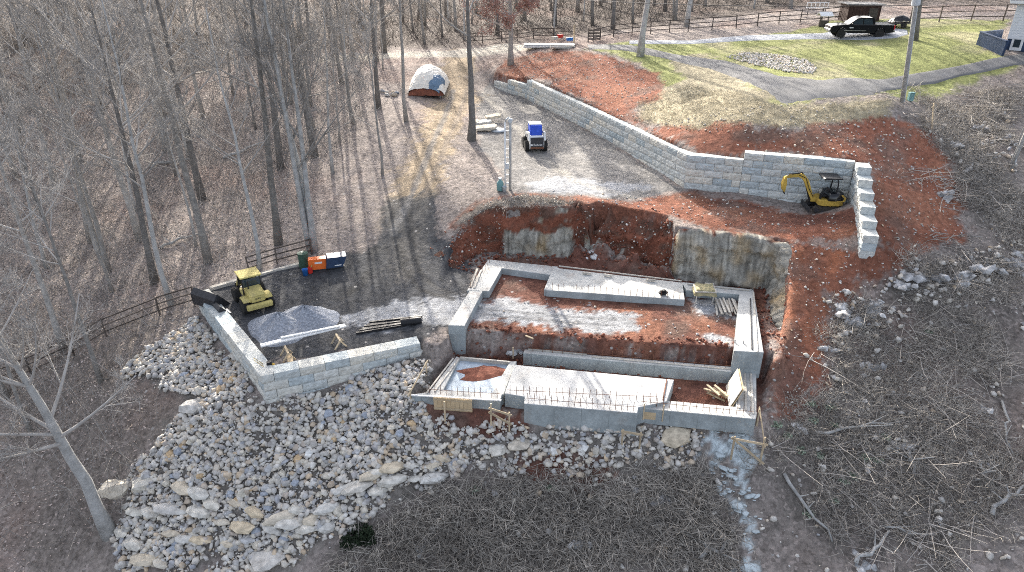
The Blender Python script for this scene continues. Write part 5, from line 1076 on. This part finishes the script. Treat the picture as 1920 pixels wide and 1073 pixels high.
for x, y, l in ((540, 672, 'wooden trestle under the left end of the white board'), (636, 648, 'wooden trestle under the right end of the white board')):
    p = G(x, y); o = thing('trestle', l, 'trestle', p, .5); MB().box((0, 0, .44), (.1, .8, .1)).build('beam', 'lumber', o)
    for s_ in (-1, 1):
        for y_ in (-.32, .32): MB().beam((0, y_, .44), (s_ * .3, y_, 0), .06).build('leg', 'lumber', o)
lumber('squared wooden post lying at the front of the pad', (543, 672), (548, 695), .25, .22, 'plywood', .12); lumber('thin pale kerb timber along the wood side of the pad', (395, 544), (460, 525), .3, .25, 'grey_lumber', .05); lumber('pale kerb timber continuing behind the loader', (470, 522), (565, 497), .28, .22, 'grey_lumber', .05)
p = G(506, 692); o = thing('plate_compactor', 'small yellow tool resting inside the pad corner', 'tool', p, .4); MB().box((0, 0, .12), (.5, .35, .16)).build('base', 'yellow', o, .03); MB().box((.02, 0, .3), (.24, .22, .2)).build('engine', 'black', o, .03); MB().tube([(-.2, -.12, .2), (-.6, -.12, .7), (-.6, .12, .7), (-.2, .12, .2)], .015, 6).build('handle', 'yellow', o)
for k in range(6): lumber('black corrugated pipe in the stack on the pad near the foundation', (668 + k * 5, 628 - k * 4), (762 + k * 6, 612 - k * 3), .12, .12, 'black', .06 + .03 * (k % 2), 'pipe', 'pipe', 'black pipes stacked on the pad')
mb = MB().tube([(0, 0, .2), (1.05, .25, .2)], .2, 14); o = mb.build('pipe', 'black'); o.location = G(752, 612); tag(o, 'short fat black pipe at the right end of the pipe stack', 'pipe')
# tarp covered mound by the path
p = G(805, 165); o = thing('covered_mound', 'soil mound under a white and blue tarp beside the dirt path', 'mound', p); o.scale = (.9, .85, .92); g = np.random.default_rng(3)
def dome(name, m, rx, ry, h, y0, y1, lift, rough):
    v = []; nU, nV = 26, 18
    for i in range(nU + 1):
        for j in range(nV + 1):
            u_ = -1 + 2 * j / nV; w_ = y0 + (y1 - y0) * i / nU; r2 = max(0, 1 - abs(u_) ** 2.2) * max(0, 1 - abs(w_) ** 2.6)
            v.append((u_ * rx, w_ * ry, h * r2 ** .6 + lift + rough * (math.sin(w_ * 9 + u_ * 2) * .5 + g.normal(0, .5)) - (.1 if r2 == 0 else 0)))
    return MB().add(v, [(i * (nV + 1) + j, i * (nV + 1) + j + 1, (i + 1) * (nV + 1) + j + 1, (i + 1) * (nV + 1) + j) for i in range(nU) for j in range(nV)]).build(name, m, o, smooth=False)
dome('soil', 'clay', 1.85, 3.75, 1.9, -1, 1, 0, .03); dome('tarp', 'tarp', 1.95, 3.85, 2.1, -.96, .98, .10, .08); fl_ = dome('tarp_flap', 'blue_tarp', .95, 1.5, 1.2, -.8, .8, .1, .06); fl_.location = (.75, -2.3, .35); fl_.rotation_euler = (.5, .35, 0)
for k in range(7): q_ = p + Vector((random.uniform(-4.5, -2.4), random.uniform(-4, -1.5), 0)); rock('rubble_piece', random.choice(big), q_.x, q_.y, random.uniform(.5, .9), 'grey rubble piece left of the covered mound', 'rubble beside the covered mound')
# junk pile by the road
for x, y, sx, sy, m_, l in ((1010, 90, 3.4, 1.3, 'white', 'white sheet panel lying on the ground by the road'), (1055, 90, 2.6, 1.4, 'tarp', 'stack of pale boards by the road')):
    p = G(x, y); o = thing('board_stack', l, 'boards', p, -.1)
    for k in range(3): MB().box((random.uniform(-.1, .1), random.uniform(-.1, .1), .08 + .13 * k), (sx, sy, .09), random.gauss(0, .05)).build('board', m_, o, .01)
for x, y, m_, l in ((1050, 76, 'red', 'red tote on top of the junk pile'), (1068, 82, 'brightblue', 'blue crate at the right of the junk pile'), (1040, 80, 'grey_lumber', 'grey crate in the junk pile')):
    p = G(x, y); o = thing('crate', l, 'crate', p + Vector((0, 0, .3)), random.uniform(0, 1)); o.scale = (.75, .75, .6); MB().box((0, 0, .25), (.9, .6, .5)).build('body', m_, o, .04); MB().box((0, 0, .52), (.96, .66, .06)).build('lid', m_, o, .02)

# ------------------------------------------------------------------ timber round the foundation
def batter(label, stakes, boards, name='batter_board'):
    z0 = {}; p0 = G(*stakes[0][0]); o = thing(name, label, 'batter board', p0)
    for (x, y), h in stakes: q_ = G(x, y) - p0; MB().beam(q_ + Vector((0, 0, -.15)), q_ + Vector((0, 0, h)), .07).build('stake', 'lumber', o)
    for (i, hi), (j, hj) in boards: a = G(*stakes[i][0]) - p0 + Vector((0, -.05, hi)); b_ = G(*stakes[j][0]) - p0 + Vector((0, -.05, hj)); e_ = (b_ - a) * .12; MB().beam(a - e_, b_ + e_, .035, .1).build('board', 'lumber', o)
batter('wooden batter board at the far left corner of the front footing', [((771, 758), .75), ((800, 700), .6)], [((0, .65), (1, .55))]); 
batter('tall wooden batter board left of the thick slab face', [((835, 792), 1.1), ((921, 806), 1.45), ((955, 812), 1.1)], [((1, .95), (2, .5)), ((1, 1.2), (2, 1.0))])
batter('low wooden batter board in the rubble below the thick slab', [((1165, 842), 1.05), ((1198, 848), 1.05)], [((0, .98), (1, .98))])
batter('wooden batter board with brace at the right front corner', [((1370, 862), 1.25), ((1424, 872), 1.5), ((1418, 800), .9)], [((0, 1.15), (1, 1.15)), ((0, 1.1), (1, .2)), ((1, 1.2), (2, .85))])
p = P(850, 752, -4.15); o = thing('form_panel', 'plywood form panel leaning on the front footing left of the slab', 'form panel', p, R(-7))
for k in range(9): MB().box((-.8 + k * .2, -.12, -.12), (.19, .03, .72), 0, 0, .06).build('board', 'plywood', o)
for z in (-.35, .12): MB().box((0, -.15, z), (1.8, .04, .07)).build('batten', 'lumber', o)
o = thing('form_panel', 'plywood strip form between the slab and the right footing', 'form panel', P(1228, 772, -4.2), R(-8))
for k in range(2): MB().box((0, -.1, -.08 - .2 * k), (1.7, .03, .19)).build('board', 'plywood', o)
for x in (-.5, .35): MB().box((x, -.14, .05), (.05, .05, .9)).build('stake', 'lumber', o)
a = P(1392, 690, -4.2); o = thing('ladder', 'aluminium ladder leaning on the end of the right footing', 'ladder', P(1378, 700, -4.4), R(-10))
for x in (-.2, .2): MB().beam((x, 0, 0), (x, .28, 1.75), .05).build('rail', 'steel', o)
for k in range(6): MB().beam((-.2, .04 + .045 * k, .22 + .27 * k), (.2, .04 + .045 * k, .22 + .27 * k), .035).build('rung', 'steel', o)
c = G(1362, 580); 
for k in range(11): 
    o = MB().box((0, 0, 0), (.1, random.uniform(1.5, 1.9), .06)).build('timber', 'grey_lumber', None, .006); o.location = c + Vector((-.55 + k * .11, random.uniform(-.12, .12), .08 + .1 * (k % 2))); o.rotation_euler = (random.gauss(0, .03), 0, -.1 + random.gauss(0, .05)); tag(o, 'grey timber in the bundle inside the upper footing', 'timber', 'timber bundle inside the upper footing')
c = G(1348, 745)
for k in range(7):
    o = MB().box((0, 0, 0), (.11, random.uniform(.8, 1.2), .06)).build('timber', 'lumber', None, .006); o.location = c + Vector((random.uniform(-.4, .4), random.uniform(-.25, .25), .1 + .06 * k)); o.rotation_euler = (random.gauss(0, .1), random.gauss(0, .05), random.gauss(.4, .5)); tag(o, 'short offcut in the heap inside the lower right corner', 'timber', 'offcuts inside the lower right corner')
o = thing('plywood_sheet', 'plywood sheets leaning upright inside the lower right corner', 'plywood', P(1372, 748, -4.45), R(-100))
for k in range(2): MB().box((0, .08 * k, .62), (1.7, .03, 1.15), 0, 0, -.35).build('sheet', 'plywood' if k else 'grey_lumber', o)
p = G(1318, 566); o = thing('work_table', 'canvas covered work stand inside the upper right footing corner', 'stand', p, -.1)
for x in (-.45, .45):
    for y in (-.35, .35): MB().beam((x, y, 0), (x, y, .75), .05).build('leg', 'grey_lumber', o)
MB().box((0, 0, .78), (1.15, .9, .05)).build('top', 'grey_lumber', o); mb = MB(); v = [(-.62 + 1.24 * i / 8, -.5 + 1.0 * j / 6, .84 + random.uniform(-.02, .09) - (.3 if j == 0 or i in (0, 8) else 0)) for i in range(9) for j in range(7)]
mb.add(v, [(i * 7 + j, (i + 1) * 7 + j, (i + 1) * 7 + j + 1, i * 7 + j + 1) for i in range(8) for j in range(6)]).build('canvas', 'canvas', o)
p = P(1243, 553, zU); o = thing('tool_bag', 'black bag lying on the back footing', 'bag', p, .2); MB().box((0, 0, .14), (.5, .3, .26)).build('body', 'black', o, .09, seg=2); MB().tube([(-.12, 0, .26), (0, 0, .36), (.12, 0, .26)], .018, 6).build('handle', 'black', o)
for k, (a, b_, l) in enumerate([((895, 505), (882, 540), 'boards laid along the left footing top'), ((902, 508), (889, 541), 'second board on the left footing top')]): lumber(l, a, b_, .12, .05, 'grey_lumber', .03, zs=(zU, zU))
lumber('loose board in the pit beside the low footing', (985, 645), (1000, 648), .1, .05, 'lumber', .4); lumber('upright stake at the left end of the low footing', (962, 672), (962, 652), .06, .06, 'lumber', 0, 'stake', 'stake', zs=(-4.4, -3.5))

# ------------------------------------------------------------------ buildings at the lawn
p = G(1625, 45); o = thing('shed', 'dark brown wooden shed with a sloping roof behind the pickup', 'shed', p + Vector((0, 1, 0)), R(-3)); o.scale = (.95, .95, .72)
MB().box((0, 1.2, 1.15), (3.3, 2.4, 2.3)).build('wall', 'brown', o); MB().side([(-1.95, 2.32), (1.95, 2.3), (1.95, 2.38), (-1.95, 2.4)], -.3, 2.7).build('roof', 'shingle', o)
for k in range(9): MB().box((-1.36 + k * .34, -.015, 1.1), (.31, .03, 2.15)).build('plank', 'brown', o)
MB().box((.9, -.05, .95), (.9, .04, 1.8)).build('door', 'dark_lumber', o); MB().box((.55, -.08, .95), (.05, .05, .15)).build('door_handle', 'steel', o)
p = G(1690, 52); o = thing('utility_trailer', 'tarp covered utility trailer right of the shed', 'trailer', p + Vector((-.3, 0, 0)), R(10)); o.scale = (.85, .85, .75)
MB().box((0, 0, .55), (2.6, 1.5, .12)).build('bed', 'darksteel', o); 
for y in (-.8, .8): wheel(o, 0, y, .33, .2, .2, 'white')
v = [(-1.2 + 2.4 * i / 8, -.7 + 1.4 * j / 6, .65 + .75 * math.sin(math.pi * i / 8) ** .6 * math.sin(math.pi * (j + .3) / 6.6) + random.uniform(0, .12)) for i in range(9) for j in range(7)]
MB().add(v, [(i * 7 + j, (i + 1) * 7 + j, (i + 1) * 7 + j + 1, i * 7 + j + 1) for i in range(8) for j in range(6)]).build('tarp', 'black', o); MB().beam((-1.3, 0, .5), (-2.4, 0, .4), .1).build('tongue', 'darksteel', o)
p = G(1543, 50); o = thing('well_house', 'little roofed well house left of the pickup', 'well house', p, .1); MB().lathe([(.45, 0), (.45, .55), (.35, .56)], 12).build('base', 'dark_lumber', o)
for x in (-.4, .4): MB().box((x, 0, .6), (.08, .08, 1.0)).build('post', 'dark_lumber', o)
for s_ in (-1, 1): MB().box((0, s_ * .25, 1.15), (1.3, .62, .05), 0, 0, -s_ * .6).build('roof', 'white', o)
p = G(1536, 36); o = thing('ladder_rack', 'white rack frame raised beside the fence', 'rack', p + Vector((0, 1, 0)), 0)
for z in (1.0, 1.5): MB().box((0, 0, z), (2.3, .06, .08)).build('rail', 'white', o)
for k in range(6): MB().box((-1.1 + k * .44, .005, 1.25), (.07, .05, .5)).build('rung', 'white', o)
for x in (-.9, .9): MB().box((x, .03, .5), (.06, .06, 1.05)).build('leg', 'darksteel', o)
# white house, only its near corner stands in the picture
p = G(1884, 96); hz_ = float(p.z); o = thing('house', 'white sided house with grey roof at the right frame edge', 'house', (p.x + .15, p.y + .4, hz_), R(-37))
MB().box((5, 4, 2.35), (10, 8, 2.9)).build('wall', 'siding', o)
mb = MB()
for k in range(14): MB().box((5, -.012, 1.05 + k * .2), (10, .03, .185), 0, 0, .08).build('siding_board', 'siding', o)
MB().box((5, 4.05, .45), (9.9, 7.9, .9)).build('basement_wall', 'navy', o)
MB().add([(-.5, -.5, 3.75), (10.5, -.5, 3.75), (10.5, 4, 6.2), (-.5, 4, 6.2), (-.5, 8.5, 3.75), (10.5, 8.5, 3.75), (-.5, -.5, 3.6), (10.5, -.5, 3.6), (-.5, 4, 6.0), (10.5, 4, 6.0), (-.5, 8.5, 3.6), (10.5, 8.5, 3.6)],
         [(0, 1, 2, 3), (3, 2, 5, 4), (0, 6, 7, 1), (0, 3, 8, 6), (3, 4, 10, 8), (4, 5, 11, 10), (1, 7, 9, 2), (2, 9, 11, 5), (6, 8, 9, 7), (8, 10, 11, 9)]).build('roof', 'shingle', o)
MB().box((5, -.53, 3.68), (11, .05, .2)).build('fascia', 'white', o); MB().beam((-.52, -.5, 3.7), (-.52, 4, 6.15), .05, .2).build('bargeboard', 'white', o)
dr = MB().box((.75, .07, .52), (.8, .06, .95)).build('basement_door', 'white', o); MB().box((.75, .03, .6), (.45, .04, .6)).build('pane', 'glass', dr)
wd = MB().box((3, -.06, 2.4), (1.1, .06, 1.2)).build('window', 'white', o); MB().box((3, -.1, 2.4), (.9, .02, 1.0)).build('pane', 'glass', wd)
q0 = G(1832, 84); q1 = G(1880, 106); o = thing('stairwell_wall', 'low dark blue wall round the basement stair of the white house', 'wall', q0)
d_ = q1 - q0; MB().beam(Vector((0, 0, .35)), d_ + Vector((0, 0, .45)), .2, 1.3).build('front_panel', 'navy', o, .01); e_ = Vector((2.6, 1.2, .4)); MB().beam(Vector((.1, .12, .35)), e_, .2, 1.3).build('back_panel', 'navy', o, .01); MB().beam(Vector((0, 0, 1.03)), d_ + Vector((0, 0, 1.13)), .26, .06).build('coping', 'navy', o)
